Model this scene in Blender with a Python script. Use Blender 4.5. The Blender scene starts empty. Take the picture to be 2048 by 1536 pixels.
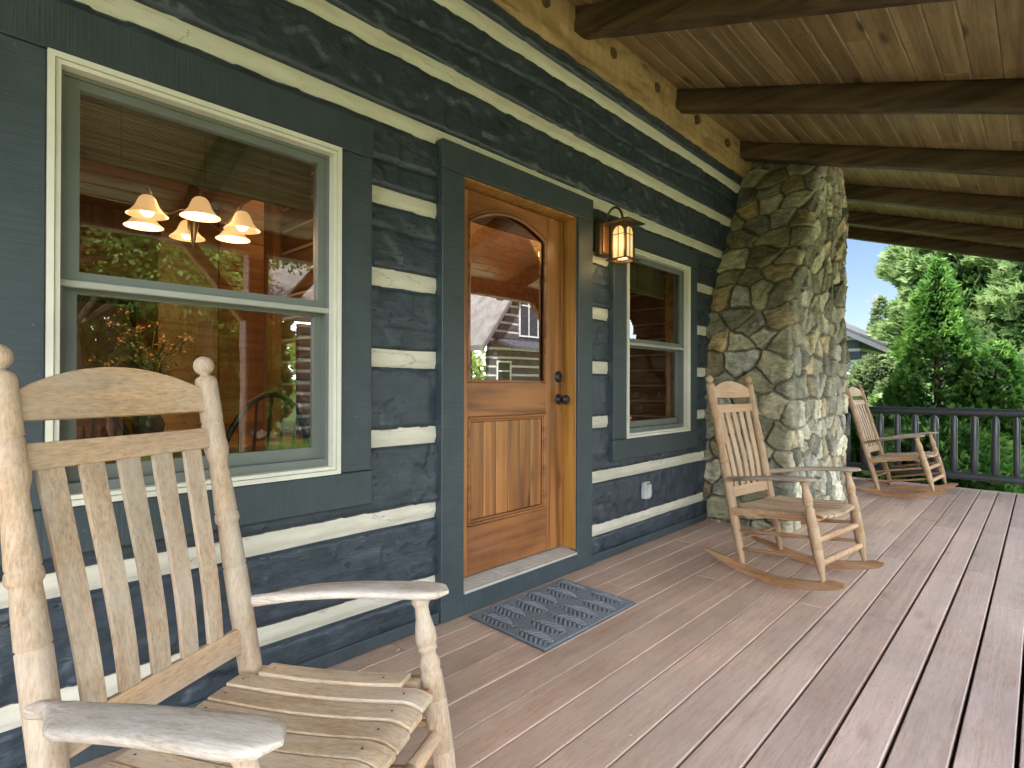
import bpy, bmesh, math, random
import numpy as np
from mathutils import Vector, Matrix, Euler

random.seed(7)
rng = np.random.default_rng(11)
scene = bpy.context.scene
COL = scene.collection
PI = math.pi

# ------------------------------------------------------------------ noise helpers
def _hash(ix, iy, seed):
    h = (ix.astype(np.int64) * 374761393 + iy.astype(np.int64) * 668265263 + seed * 974634777) & 0x7fffffff
    h = ((h ^ (h >> 13)) * 1274126177) & 0x7fffffff
    return ((h ^ (h >> 16)) & 0xffff) / 65535.0

def vnoise(x, y, seed=0):
    x = np.asarray(x, float); y = np.asarray(y, float)
    x, y = np.broadcast_arrays(x, y)
    ix = np.floor(x); iy = np.floor(y)
    fx = x - ix; fy = y - iy
    fx = fx * fx * (3 - 2 * fx); fy = fy * fy * (3 - 2 * fy)
    a = _hash(ix, iy, seed); b = _hash(ix + 1, iy, seed)
    c = _hash(ix, iy + 1, seed); d = _hash(ix + 1, iy + 1, seed)
    return (a * (1 - fx) + b * fx) * (1 - fy) + (c * (1 - fx) + d * fx) * fy - 0.5

def fbm(x, y, seed=0, oct=4):
    s = 0; a = 1.0
    for i in range(oct):
        s = s + a * vnoise(np.asarray(x) * 2 ** i, np.asarray(y) * 2 ** i, seed + i * 17)
        a *= 0.5
    return s

# ------------------------------------------------------------------ object helpers
def thing(name, label, cat, loc=(0, 0, 0), rot=(0, 0, 0), group=None):
    o = bpy.data.objects.new(name, None)
    COL.objects.link(o)
    o.location = loc; o.rotation_euler = rot
    o.empty_display_size = 0.1
    o['label'] = label; o['category'] = cat
    if group: o['group'] = group
    return o

def tag(o, label, cat, group=None, kind=None):
    if label: o['label'] = label
    if cat: o['category'] = cat
    if group: o['group'] = group
    if kind: o['kind'] = kind
    return o

def dup(root, loc, rot, label, group=None, name=None):
    r = root.copy(); COL.objects.link(r)
    r.location = loc; r.rotation_euler = rot
    r['label'] = label
    if group: r['group'] = group
    for ch in list(root.children):
        c = ch.copy(); COL.objects.link(c); c.parent = r
        for g in list(ch.children):
            d = g.copy(); COL.objects.link(d); d.parent = c
    return r

class MB:
    """collects shapes; build() links them as one mesh object"""
    def __init__(self):
        self.v = []; self.f = []; self.t = []; self.s = []
    def add(self, verts, faces, tint=None, smooth=False, M=None):
        n = len(self.v)
        if M is not None:
            verts = [tuple(M @ Vector(p)) for p in verts]
        self.v.extend([tuple(map(float, p)) for p in verts])
        if tint is None: tint = (0.5, 0.5)
        for fc in faces:
            self.f.append(tuple(int(i) + n for i in fc)); self.t.append(tint); self.s.append(smooth)
        return self
    def box(self, x0, x1, y0, y1, z0, z1, bev=0.003, tint=None, M=None, seg=1):
        b = bmesh.new()
        bmesh.ops.create_cube(b, size=1)
        sx, sy, sz = x1 - x0, y1 - y0, z1 - z0
        for p in b.verts:
            p.co = Vector(((x0 + x1) / 2 + p.co.x * sx, (y0 + y1) / 2 + p.co.y * sy, (z0 + z1) / 2 + p.co.z * sz))
        bev = min(bev, abs(sx) * .45, abs(sy) * .45, abs(sz) * .45)
        if bev > 0:
            bmesh.ops.bevel(b, geom=b.edges[:], offset=bev, segments=seg, affect='EDGES', profile=.5)
        bmesh.ops.recalc_face_normals(b, faces=b.faces[:])
        b.verts.index_update()
        self.add([p.co[:] for p in b.verts], [[q.index for q in fc.verts] for fc in b.faces], tint, False, M)
        b.free(); return self
    def prism(self, poly, y0, y1, tint=None, M=None, axis='y'):
        """poly in (a,b): axis y -> (x,z); axis x -> (y,z); axis z -> (x,y)"""
        n = len(poly)
        ar = sum(poly[i][0] * poly[(i + 1) % n][1] - poly[(i + 1) % n][0] * poly[i][1] for i in range(n))
        if ar < 0: poly = poly[::-1]
        def P(a, b, h):
            return (a, h, b) if axis == 'y' else ((h, a, b) if axis == 'x' else (a, b, h))
        vs = [P(a, b, y0) for a, b in poly] + [P(a, b, y1) for a, b in poly]
        fs = [list(range(n)), list(range(2 * n - 1, n - 1, -1))]
        for i in range(n):
            j = (i + 1) % n
            fs.append([j, i, n + i, n + j])
        flip = (axis == 'y') == (y1 < y0)
        if axis == 'y': flip = y1 < y0
        else: flip = y1 > y0
        if flip: fs = [q[::-1] for q in fs]
        return self.add(vs, fs, tint, False, M)
    def tube(self, pts, rad, seg=10, tint=None, caps=True, M=None):
        pts = [Vector(p) for p in pts]
        n = len(pts)
        rad = rad if hasattr(rad, '__len__') else [rad] * n
        vs = []; fs = []
        up = Vector((0, 0, 1))
        t0 = (pts[1] - pts[0]).normalized()
        if abs(t0.dot(up)) > .95: up = Vector((1, 0, 0))
        nrm = (up - t0 * up.dot(t0)).normalized()
        for i in range(n):
            t = (pts[min(i + 1, n - 1)] - pts[max(i - 1, 0)]).normalized()
            nrm = (nrm - t * nrm.dot(t)).normalized()
            bn = t.cross(nrm)
            for k in range(seg):
                a = 2 * PI * k / seg
                vs.append(pts[i] + (nrm * math.cos(a) + bn * math.sin(a)) * rad[i])
        for i in range(n - 1):
            for k in range(seg):
                k2 = (k + 1) % seg
                fs.append([i * seg + k, i * seg + k2, (i + 1) * seg + k2, (i + 1) * seg + k])
        self.add(vs, fs, tint, True, M)
        if caps:
            self.add([vs[k] for k in range(seg)][::-1], [list(range(seg))], tint, False, M)
            self.add([vs[(n - 1) * seg + k] for k in range(seg)], [list(range(seg))], tint, False, M)
        return self
    def lathe(self, p0, p1, prof, seg=20, tint=None, M=None):
        """prof: list of (distance along p0->p1, radius)"""
        p0 = Vector(p0); d = (Vector(p1) - p0).normalized()
        return self.tube([p0 + d * a for a, r in prof], [max(r, .0004) for a, r in prof], seg, tint, True, M)
    def ring(self, x0, x1, z0, z1, wl, wr, wt, wb, y0, y1, tint=None):
        """mitred rectangular frame in the x-z plane, y0 front, y1 back"""
        o = [(x0, z0), (x1, z0), (x1, z1), (x0, z1)]
        i = [(x0 + wl, z0 + wb), (x1 - wr, z0 + wb), (x1 - wr, z1 - wt), (x0 + wl, z1 - wt)]
        vs = [(a, y0, b) for a, b in o] + [(a, y0, b) for a, b in i] + [(a, y1, b) for a, b in o] + [(a, y1, b) for a, b in i]
        fs = []
        for k in range(4):
            j = (k + 1) % 4
            fs.append([k, j, 4 + j, 4 + k]); fs.append([8 + j, 8 + k, 12 + k, 12 + j])
            fs.append([j, k, 8 + k, 8 + j]); fs.append([4 + k, 4 + j, 12 + j, 12 + k])
        return self.add(vs, fs, tint)
    def grid(self, P, tint=None, smooth=True, flip=False, mask=None):
        """P: (nu,nv,3) array"""
        nu, nv = P.shape[:2]
        idx = np.arange(nu * nv).reshape(nu, nv)
        q = np.stack([idx[:-1, :-1], idx[1:, :-1], idx[1:, 1:], idx[:-1, 1:]], -1)
        if mask is not None: q = q[mask]
        q = q.reshape(-1, 4)
        if flip: q = q[:, ::-1]
        return self.add(P.reshape(-1, 3).tolist(), q.tolist(), tint, smooth)
    def build(self, name, mat, parent=None, pcol=None, label=None):
        me = bpy.data.meshes.new(name)
        me.from_pydata(self.v, [], self.f)
        a = me.attributes.new('tint', 'FLOAT_COLOR', 'FACE')
        t = np.ones((len(self.f), 4), np.float32)
        t[:, :2] = np.array([x[:2] for x in self.t], np.float32).reshape(-1, 2)
        a.data.foreach_set('color', t.ravel())
        if pcol is not None:
            c = me.attributes.new('vcol', 'FLOAT_COLOR', 'POINT')
            cc = np.ones((len(self.v), 4), np.float32); cc[:, :pcol.shape[1]] = pcol
            c.data.foreach_set('color', cc.ravel())
        me.polygons.foreach_set('use_smooth', np.array(self.s, bool))
        me.update(); me.validate()
        me.materials.append(mat)
        o = bpy.data.objects.new(name, me)
        COL.objects.link(o)
        if parent is not None: o.parent = parent
        if label: o['label'] = label
        return o

def rt(): return (random.random(), random.random())

# ------------------------------------------------------------------ material helpers
def new_mat(name):
    m = bpy.data.materials.new(name); m.use_nodes = True
    nt = m.node_tree
    b = nt.nodes['Principled BSDF']
    return m, nt, b
def nd(nt, t, props=None, **ins):
    n = nt.nodes.new(t)
    for k, v in (props or {}).items(): setattr(n, k, v)
    for k, v in ins.items():
        key = k.replace('_', ' ') if k.replace('_', ' ') in n.inputs else k
        if key.startswith('i') and key[1:].isdigit(): key = int(key[1:])
        s = n.inputs[key]
        if isinstance(v, bpy.types.NodeSocket): nt.links.new(v, s)
        else: s.default_value = v
    return n
def ramp(nt, fac, stops, interp='LINEAR'):
    r = nt.nodes.new('ShaderNodeValToRGB'); r.color_ramp.interpolation = interp
    e = r.color_ramp.elements
    while len(e) < len(stops): e.new(0.5)
    for i, (p, c) in enumerate(stops):
        e[i].position = p
        e[i].color = (c[0], c[1], c[2], 1) if hasattr(c, '__len__') else (c, c, c, 1)
    nt.links.new(fac, r.inputs[0]); return r.outputs[0]
def math_(nt, op, a, b=0.0, clamp=False):
    n = nt.nodes.new('ShaderNodeMath'); n.operation = op; n.use_clamp = clamp
    for i, v in enumerate((a, b)):
        if isinstance(v, bpy.types.NodeSocket): nt.links.new(v, n.inputs[i])
        else: n.inputs[i].default_value = v
    return n.outputs[0]
def mixc(nt, fac, a, b, mode='MIX'):
    n = nt.nodes.new('ShaderNodeMix'); n.data_type = 'RGBA'; n.blend_type = mode
    for k, v in ((0, fac), (6, a), (7, b)):
        s = n.inputs[k]
        if isinstance(v, bpy.types.NodeSocket): nt.links.new(v, s)
        elif k == 0: s.default_value = v
        else: s.default_value = (v[0], v[1], v[2], 1)
    return n.outputs[2]
def coords(nt, seed=True):
    tc = nt.nodes.new('ShaderNodeTexCoord')
    v = tc.outputs['Object']
    at = nd(nt, 'ShaderNodeAttribute', {'attribute_name': 'tint'})
    sp = nd(nt, 'ShaderNodeSeparateColor', i0=at.outputs['Color'])
    if seed:
        off = nd(nt, 'ShaderNodeCombineXYZ', X=math_(nt, 'MULTIPLY', sp.outputs[1], 37.), Y=math_(nt, 'MULTIPLY', sp.outputs[1], 91.), Z=math_(nt, 'MULTIPLY', sp.outputs[1], 53.))
        v = nd(nt, 'ShaderNodeVectorMath', {'operation': 'ADD'}, i0=v, i1=off.outputs[0]).outputs[0]
    return v, sp.outputs[0]
def mapping(nt, v, scale):
    return nd(nt, 'ShaderNodeMapping', Vector=v, Scale=scale).outputs[0]
def noise(nt, v, scale=5., detail=4., rough=.55, dist=0.):
    return nd(nt, 'ShaderNodeTexNoise', Vector=v, Scale=scale, Detail=detail, Roughness=rough, Distortion=dist).outputs[0]
def bump(nt, h, strength=.3, dist=.01, normal=None):
    n = nd(nt, 'ShaderNodeBump', Height=h, Strength=strength, Distance=dist)
    if normal is not None: nt.links.new(normal, n.inputs['Normal'])
    return n.outputs[0]

def wood(name, dark, light, axis='x', grain=22., along=1.2, knots=.5, rough=.5, bstr=.25, vary=.5, grey=None, greyamt=.5, ring=9., spec=.4, stain=None, stain_amt=.4, bd=.004, speck=0., fleck=0.):
    m, nt, b = new_mat(name)
    v, tr = coords(nt)
    sc = {'x': (along, grain, grain), 'y': (grain, along, grain), 'z': (grain, grain, along)}[axis]
    g = mapping(nt, v, sc)
    n1 = noise(nt, g, 1.0, 6., .6, .4)
    sc2 = tuple(s * .22 for s in sc)
    n2 = noise(nt, mapping(nt, v, sc2), 1.0, 3., .5, .3)
    rings = math_(nt, 'SINE', math_(nt, 'MULTIPLY', n2, ring * 6.0))
    rings = math_(nt, 'MULTIPLY_ADD', rings, .5); nt.nodes[-1].inputs[2].default_value = .5
    f = math_(nt, 'ADD', math_(nt, 'MULTIPLY', n1, .75), math_(nt, 'MULTIPLY', rings, .25))
    c = ramp(nt, f, [(.28, dark), (.62, light)])
    big = noise(nt, v, 1.7, 3.)
    c = mixc(nt, 1.0, c, ramp(nt, big, [(.3, .78), (.7, 1.12)]), 'MULTIPLY')
    if speck:
        sp_ = {'x': (along * 9, grain * 3.2, grain * 3.2), 'y': (grain * 3.2, along * 9, grain * 3.2), 'z': (grain * 3.2, grain * 3.2, along * 9)}[axis]
        sn = noise(nt, mapping(nt, v, sp_), 1., 3., .7)
        c = mixc(nt, 1., c, ramp(nt, sn, [(.30, 1 - speck), (.5, 1.), (.72, 1 + speck * .6)]), 'MULTIPLY')
        f = math_(nt, 'ADD', f, math_(nt, 'MULTIPLY', sn, .6))
    if knots > 0:
        ks = {'x': (2.2, 7., 7.), 'y': (7., 2.2, 7.), 'z': (7., 7., 2.2)}[axis]
        kv = nd(nt, 'ShaderNodeTexVoronoi', Vector=mapping(nt, v, ks), Scale=1.0).outputs['Distance']
        kf = ramp(nt, kv, [(.07, 1.), (.21, 0.)])
        c = mixc(nt, math_(nt, 'MULTIPLY', kf, knots), c, [x * .3 for x in dark])
    if stain is not None:
        sf = ramp(nt, noise(nt, v, 5.5, 5., .65), [(.45, 0.), (.68, 1.)])
        c = mixc(nt, math_(nt, 'MULTIPLY', sf, stain_amt), c, stain)
    if grey is not None:
        gs = {'x': (2., 9., 9.), 'y': (9., 2., 9.), 'z': (9., 9., 2.)}[axis]
        gf = ramp(nt, noise(nt, mapping(nt, v, gs), 1.3, 7., .7), [(.42, 0.), (.62, 1.)])
        c = mixc(nt, math_(nt, 'MULTIPLY', gf, greyamt), c, grey)
    br = math_(nt, 'MULTIPLY_ADD', tr, vary); nt.nodes[-1].inputs[2].default_value = 1 - vary / 2
    if fleck:
        fl = noise(nt, v, 85., 2., .5)
        c = mixc(nt, math_(nt, 'MULTIPLY', ramp(nt, fl, [(.70, 0.), (.73, 1.)]), fleck), c, [x * .3 for x in dark])
        c = mixc(nt, math_(nt, 'MULTIPLY', ramp(nt, fl, [(.255, 1.), (.285, 0.)]), fleck), c, (.55, .5, .44))
    c = mixc(nt, 1.0, c, nd(nt, 'ShaderNodeCombineColor', i0=br, i1=br, i2=br).outputs[0], 'MULTIPLY')
    nt.links.new(c, b.inputs['Base Color'])
    nt.links.new(ramp(nt, n1, [(.3, min(rough + .12, 1)), (.7, max(rough - .08, .05))]), b.inputs['Roughness'])
    b.inputs['Specular IOR Level'].default_value = spec
    nt.links.new(bump(nt, f, bstr, bd), b.inputs['Normal'])
    return m

def plain(name, col, rough=.5, metal=0., bstr=0., bscale=60., vary=.15, spec=.5, emis=None, estr=0.):
    m, nt, b = new_mat(name)
    v, tr = coords(nt, False)
    n = noise(nt, v, bscale * .12, 5., .6)
    c = mixc(nt, 1.0, col, ramp(nt, n, [(.3, 1 - vary), (.7, 1 + vary)]), 'MULTIPLY')
    nt.links.new(c, b.inputs['Base Color'])
    b.inputs['Roughness'].default_value = rough; b.inputs['Metallic'].default_value = metal
    b.inputs['Specular IOR Level'].default_value = spec
    if bstr: nt.links.new(bump(nt, noise(nt, v, bscale, 3.), bstr, .003), b.inputs['Normal'])
    if emis:
        b.inputs['Emission Color'].default_value = (*emis, 1); b.inputs['Emission Strength'].default_value = estr
    return m

# ------------------------------------------------------------------ materials
def mat_painted_log():
    m, nt, b = new_mat('painted hewn log')
    v, tr = coords(nt)
    fib = noise(nt, mapping(nt, v, (3.5, 1, 55)), 1., 6., .65, .3)           # horizontal fibres
    chop = noise(nt, mapping(nt, v, (26, 3, 5)), 1., 4., .6, .5)              # adze cuts, upright
    torn = nd(nt, 'ShaderNodeTexVoronoi', {'feature': 'F1'}, Vector=mapping(nt, v, (9, 3, 22)), Scale=1.3, Randomness=1.).outputs['Distance']
    rough_zone = ramp(nt, noise(nt, mapping(nt, v, (1.3, 1, 3.2)), 2., 4., .6), [(.42, 0.), (.6, 1.)])
    c = ramp(nt, noise(nt, mapping(nt, v, (5, 3, 9)), 1.6, 6., .65), [(.3, (.019, .028, .036)), (.7, (.040, .055, .070))])
    c = mixc(nt, math_(nt, 'MULTIPLY', ramp(nt, chop, [(.30, 1.), (.46, 0.)]), .22), c, (.012, .016, .016))
    chip = math_(nt, 'MULTIPLY', ramp(nt, noise(nt, mapping(nt, v, (14, 8, 34)), 1.4, 6., .7), [(.60, 0.), (.67, 1.)]), rough_zone)
    c = mixc(nt, math_(nt, 'MULTIPLY', chip, .30), c, (.15, .165, .15))
    nt.links.new(c, b.inputs['Base Color'])
    nt.links.new(ramp(nt, fib, [(.3, .52), (.7, .33)]), b.inputs['Roughness'])
    b.inputs['Specular IOR Level'].default_value = .5
    fine = noise(nt, mapping(nt, v, (40, 20, 90)), 1., 3., .6)
    h = math_(nt, 'ADD', math_(nt, 'MULTIPLY', chip, .55), math_(nt, 'MULTIPLY', fib, .24))
    h = math_(nt, 'ADD', h, math_(nt, 'MULTIPLY', math_(nt, 'MULTIPLY', torn, rough_zone), .35))
    h = math_(nt, 'ADD', h, math_(nt, 'MULTIPLY', fine, .26))
    h = math_(nt, 'ADD', h, math_(nt, 'MULTIPLY', chop, .22))
    nt.links.new(bump(nt, h, .9, .011), b.inputs['Normal'])
    return m

def mat_casing(name, vertical=True):
    m, nt, b = new_mat(name)
    v, tr = coords(nt)
    saw = noise(nt, mapping(nt, v, (5, 5, 150) if vertical else (150, 5, 5)), 1., 2., .5)
    spots = noise(nt, v, 9., 5., .6)
    c = ramp(nt, spots, [(.3, (.029, .042, .047)), (.7, (.042, .058, .065))])
    c = mixc(nt, math_(nt, 'MULTIPLY', ramp(nt, saw, [(.35, 1.), (.5, 0.)]), .28), c, (.02, .027, .03))
    fleck = ramp(nt, noise(nt, v, 70., 2., .5), [(.735, 0.), (.76, 1.)])
    c = mixc(nt, math_(nt, 'MULTIPLY', fleck, .25), c, (.25, .27, .27))
    nt.links.new(c, b.inputs['Base Color'])
    b.inputs['Roughness'].default_value = .55
    nt.links.new(bump(nt, math_(nt, 'ADD', saw, math_(nt, 'MULTIPLY', spots, .6)), .5, .003), b.inputs['Normal'])
    return m

def mat_chink():
    m, nt, b = new_mat('cream chinking mortar')
    v, tr = coords(nt)
    n = noise(nt, mapping(nt, v, (3, 3, 12)), 2., 6., .6)
    c = ramp(nt, n, [(.25, (.49, .455, .36)), (.75, (.64, .60, .49))])
    # long hairline cracks where the mortar pulled away from the timber
    w = noise(nt, mapping(nt, v, (2.0, 1, 9.)), 1.0, 5., .55, .2)
    crack = ramp(nt, math_(nt, 'ABSOLUTE', math_(nt, 'SUBTRACT', w, .53)), [(.0, 1.), (.005, 0.)])
    gate = ramp(nt, noise(nt, v, 2.3, 2.), [(.45, 0.), (.56, 1.)])
    cf = math_(nt, 'MULTIPLY', math_(nt, 'MULTIPLY', crack, gate), .6)
    c = mixc(nt, cf, c, (.10, .09, .07))
    dirt = ramp(nt, noise(nt, v, 30., 3.), [(.7, 0.), (.75, 1.)])
    c = mixc(nt, math_(nt, 'MULTIPLY', dirt, .5), c, (.22, .2, .15))
    nt.links.new(c, b.inputs['Base Color']); b.inputs['Roughness'].default_value = .85
    hh = math_(nt, 'SUBTRACT', n, math_(nt, 'MULTIPLY', cf, .6))
    nt.links.new(bump(nt, hh, .5, .008), b.inputs['Normal'])
    return m

def mat_stone():
    m, nt, b = new_mat('fieldstone')
    at = nd(nt, 'ShaderNodeAttribute', {'attribute_name': 'vcol'})
    v, tr = coords(nt, False)
    n = noise(nt, v, 9., 8., .65, .6)
    n2 = noise(nt, mapping(nt, v, (6, 6, 22)), 2., 6., .7, 1.2)
    c = mixc(nt, 1., at.outputs['Color'], ramp(nt, n, [(.28, (.42, .40, .34)), (.5, (.98, .98, .98)), (.72, (1.6, 1.55, 1.4))]), 'MULTIPLY')
    c = mixc(nt, 1., c, ramp(nt, n2, [(.35, .72), (.6, 1.12)]), 'MULTIPLY')
    lich = ramp(nt, noise(nt, v, 26., 4., .6), [(.62, 0.), (.70, 1.)])
    c = mixc(nt, math_(nt, 'MULTIPLY', lich, .35), c, (.36, .34, .24))
    nt.links.new(c, b.inputs['Base Color']); b.inputs['Roughness'].default_value = .82
    b.inputs['Specular IOR Level'].default_value = .3
    h = math_(nt, 'ADD', n, math_(nt, 'MULTIPLY', n2, .8))
    nt.links.new(bump(nt, h, .8, .014), b.inputs['Normal'])
    return m

def mat_glass(name='window glass', refl=1.0, tint=(.84, .86, .82), base=.21):
    m = bpy.data.materials.new(name); m.use_nodes = True
    nt = m.node_tree; nt.nodes.clear()
    out = nt.nodes.new('ShaderNodeOutputMaterial')
    tr = nd(nt, 'ShaderNodeBsdfTransparent', Color=(*tint, 1))
    gl = nd(nt, 'ShaderNodeBsdfGlossy', Color=(1, 1, 1, 1), Roughness=0.0)
    tc = nt.nodes.new('ShaderNodeTexCoord')
    wob = nd(nt, 'ShaderNodeTexNoise', Vector=tc.outputs['Object'], Scale=1.6, Detail=1.)
    bp = nd(nt, 'ShaderNodeBump', Height=wob.outputs[0], Strength=.03, Distance=.02)
    nt.links.new(bp.outputs[0], gl.inputs['Normal'])
    fr = nd(nt, 'ShaderNodeFresnel', IOR=1.5)
    f = math_(nt, 'MULTIPLY_ADD', fr.outputs[0], 1.6 * refl, True); nt.nodes[-1].inputs[2].default_value = base
    mx = nd(nt, 'ShaderNodeMixShader', i0=f, i1=tr.outputs[0], i2=gl.outputs[0])
    nt.links.new(mx.outputs[0], out.inputs[0])
    return m

def mat_foliage(name, dark, mid, light, trans=.35):
    m = bpy.data.materials.new(name); m.use_nodes = True
    nt = m.node_tree; nt.nodes.clear()
    out = nt.nodes.new('ShaderNodeOutputMaterial')
    at = nd(nt, 'ShaderNodeAttribute', {'attribute_name': 'tint'})
    sp = nd(nt, 'ShaderNodeSeparateColor', i0=at.outputs['Color'])
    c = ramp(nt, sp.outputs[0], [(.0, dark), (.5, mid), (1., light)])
    df = nd(nt, 'ShaderNodeBsdfPrincipled', Base_Color=c, Roughness=.42)
    df.inputs['Specular IOR Level'].default_value = .45
    tl = nd(nt, 'ShaderNodeBsdfTranslucent', Color=c)
    mx = nd(nt, 'ShaderNodeMixShader', i0=trans, i1=df.outputs[0], i2=tl.outputs[0])
    nt.links.new(mx.outputs[0], out.inputs[0])
    return m

M = {}
M['log'] = mat_painted_log()
M['casing_v'] = mat_casing('painted casing upright', True)
M['casing_h'] = mat_casing('painted casing level', False)
M['chink'] = mat_chink()
M['stone'] = mat_stone()
M['glass'] = mat_glass()
M['door_glass'] = mat_glass('door glass', 1.6, base=.34)
M['screen_glass'] = mat_glass('screened window glass', .25, (.62, .62, .58), .04)
M['white_frame'] = plain('cream window frame paint', (.62, .60, .50), .45, vary=.06)
M['sash'] = plain('sage grey sash paint', (.135, .150, .130), .45, vary=.06)
M['rail_white'] = plain('meeting rail paint', (.33, .335, .29), .45, vary=.06)
M['gasket'] = plain('dark gasket', (.02, .02, .02), .6)
DW, LW = (.14, .050, .014), (.37, .155, .044)
M['door_v'] = wood('stained alder upright', DW, LW, 'z', 16, 1.0, .75, .33, .12, .35, spec=.5)
M['door_h'] = wood('stained alder level', DW, (.34, .132, .040), 'x', 16, 1.0, .85, .33, .12, .3, spec=.5, stain=(.30, .12, .06), stain_amt=.45)
M['jamb'] = wood('oak jamb', (.20, .085, .015), (.40, .19, .04), 'z', 26, 1.0, .2, .35, .12, .2, spec=.5)
M['deck'] = wood('painted deck boards', (.425, .268, .190), (.495, .335, .250), 'x', 40, 1.3, .35, .46, .35, .26, spec=.42, stain=(.48, .36, .28), stain_amt=.4, grey=(.38, .285, .235), greyamt=.35, ring=3, speck=.22, fleck=.6)
def sky_tint_outer(m):
    # sky sheen painted into the colour: boards turn bluer away from the wall
    nt = m.node_tree; b = nt.nodes['Principled BSDF']
    src = b.inputs['Base Color'].links[0].from_socket
    tc = nt.nodes.new('ShaderNodeTexCoord')
    sp = nd(nt, 'ShaderNodeSeparateXYZ', i0=tc.outputs['Object'])
    wv = math_(nt, 'ADD', math_(nt, 'MULTIPLY', sp.outputs[1], -1.), math_(nt, 'MULTIPLY', noise(nt, tc.outputs['Object'], 1.3, 3.), .8))
    f = ramp(nt, math_(nt, 'MULTIPLY', wv, .4), [(.50, 0.), (.95, .75)])
    grey_ = mixc(nt, 1., src, (.93, 1.04, 1.28), 'MULTIPLY')
    nt.links.new(mixc(nt, f, src, grey_), b.inputs['Base Color'])
sky_tint_outer(M['deck'])
M['ceiling'] = wood('pine ceiling boards', (.18, .116, .056), (.325, .222, .116), 'x', 34, 1.3, .95, .40, .2, .30, spec=.45, ring=4, speck=.25)
M['rafter'] = wood('dark stained rafters', (.040, .025, .012), (.105, .066, .032), 'y', 14, .8, .5, .55, .5, .35, spec=.35, bd=.01)
M['beamx'] = wood('dark stained beam', (.060, .036, .018), (.130, .082, .042), 'x', 14, .8, .5, .55, .5, .3, spec=.35, bd=.01)
M['post'] = wood('dark stained post', (.12, .06, .025), (.24, .125, .052), 'z', 14, .8, .5, .55, .5, .3, spec=.35, bd=.01)
M['plate'] = wood('hewn wall plate', (.20, .118, .045), (.36, .235, .105), 'x', 13, 1.6, .6, .6, .6, .2, stain=(.40, .27, .13), stain_amt=.5, bd=.01)
M['plug'] = wood('dark plug', (.05, .03, .015), (.11, .06, .03), 'y', 20, 1., 0, .6, .3, .2)
CD, CL = (.39, .265, .172), (.49, .355, .245)
GREY = (.50, .435, .36)
M['chair_z'] = wood('weathered teak posts', CD, CL, 'z', 70, 4.0, .1, .62, .4, .18, grey=GREY, greyamt=.6, ring=2, spec=.3, bd=.002, speck=.38)
M['chair_x'] = wood('weathered teak seat', (.42, .28, .165), (.54, .39, .25), 'x', 70, 4.0, .1, .66, .45, .16, grey=(.54, .46, .37), greyamt=.6, ring=2, spec=.3, bd=.002, speck=.38)
M['chair_y'] = wood('weathered teak rails', CD, (.55, .345, .19), 'y', 70, 4.0, .12, .6, .35, .16, grey=(.52, .42, .32), greyamt=.5, ring=2, spec=.3, bd=.002, speck=.38)
M['chair_arm'] = wood('silvered teak arms', (.36, .28, .21), (.58, .50, .43), 'x', 80, 5.0, .0, .6, .6, .15, grey=(.56, .52, .475), greyamt=.75, ring=2, spec=.35, bd=.002, speck=.40)
M['chair_rock'] = wood('brown teak rockers', (.20, .085, .032), (.37, .19, .085), 'x', 45, 2.5, .1, .55, .3, .2, grey=(.42, .30, .2), greyamt=.4, ring=2, spec=.35, bd=.002, speck=.3)
TAN = {}
TAN['chair_z'] = wood('tan teak posts', (.31, .182, .095), (.42, .272, .155), 'z', 70, 4.0, .1, .55, .4, .18, grey=(.42, .31, .21), greyamt=.5, ring=2, spec=.35, bd=.002, speck=.3)
TAN['chair_x'] = wood('tan teak seat', (.32, .20, .115), (.44, .30, .185), 'x', 70, 4.0, .1, .62, .45, .16, grey=(.44, .36, .27), greyamt=.5, ring=2, spec=.3, bd=.002, speck=.3)
TAN['chair_y'] = wood('tan teak rails', (.36, .205, .105), (.48, .30, .165), 'y', 70, 4.0, .1, .58, .35, .16, grey=(.44, .34, .24), greyamt=.4, ring=2, spec=.3, bd=.002, speck=.3)
TAN['chair_arm'] = wood('tan grey teak arms', (.27, .19, .13), (.42, .33, .25), 'x', 80, 5.0, .0, .55, .5, .15, grey=(.42, .37, .32), greyamt=.6, ring=2, spec=.35, bd=.002, speck=.3)
M['iron'] = plain('black painted iron', (.022, .022, .022), .38, .4, .1, 120)
M['rail_black'] = plain('black railing paint', (.034, .038, .044), .34, 0., .25, 14, .25, .6)
M['bronze'] = plain('aged bronze', (.11, .075, .042), .42, .7, .15, 90, .3)
M['copper'] = plain('copper backplate', (.42, .20, .08), .4, .5, .1, 60, .3)
M['alu'] = plain('aluminium threshold', (.50, .47, .42), .42, .5, .2, 90, .12)
M['outlet'] = plain('white outlet cover', (.42, .42, .39), .5)
M['pine_in'] = wood('interior pine boards', (.42, .165, .038), (.62, .29, .075), 'x', 14, 1., .6, .4, .1, .35)
M['log_in'] = wood('interior brown logs', (.13, .062, .028), (.24, .125, .058), 'y', 14, 1., .4, .5, .2, .3)
M['floor_in'] = wood('interior floor', (.36, .16, .05), (.52, .26, .09), 'x', 14, 1., .3, .35, .1, .3)
M['trim_in'] = wood('interior pine trim', (.25, .11, .03), (.42, .21, .07), 'z', 14, 1., .4, .4, .1, .2)
M['shingle'] = plain('grey roof shingles', (.22, .21, .20), .85, 0., .6, 18, .35)
M['slate_paint'] = plain('slate painted logs', (.075, .085, .105), .6, 0., .4, 22, .3)
M['chink_far'] = plain('pale chinking far', (.66, .64, .60), .8, 0., .2, 20, .1)
M['white_paint'] = plain('white paint', (.75, .75, .73), .5)
M['dark_glass'] = plain('dark house glass', (.03, .04, .05), .05, 0., vary=.3, spec=.8)
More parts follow.
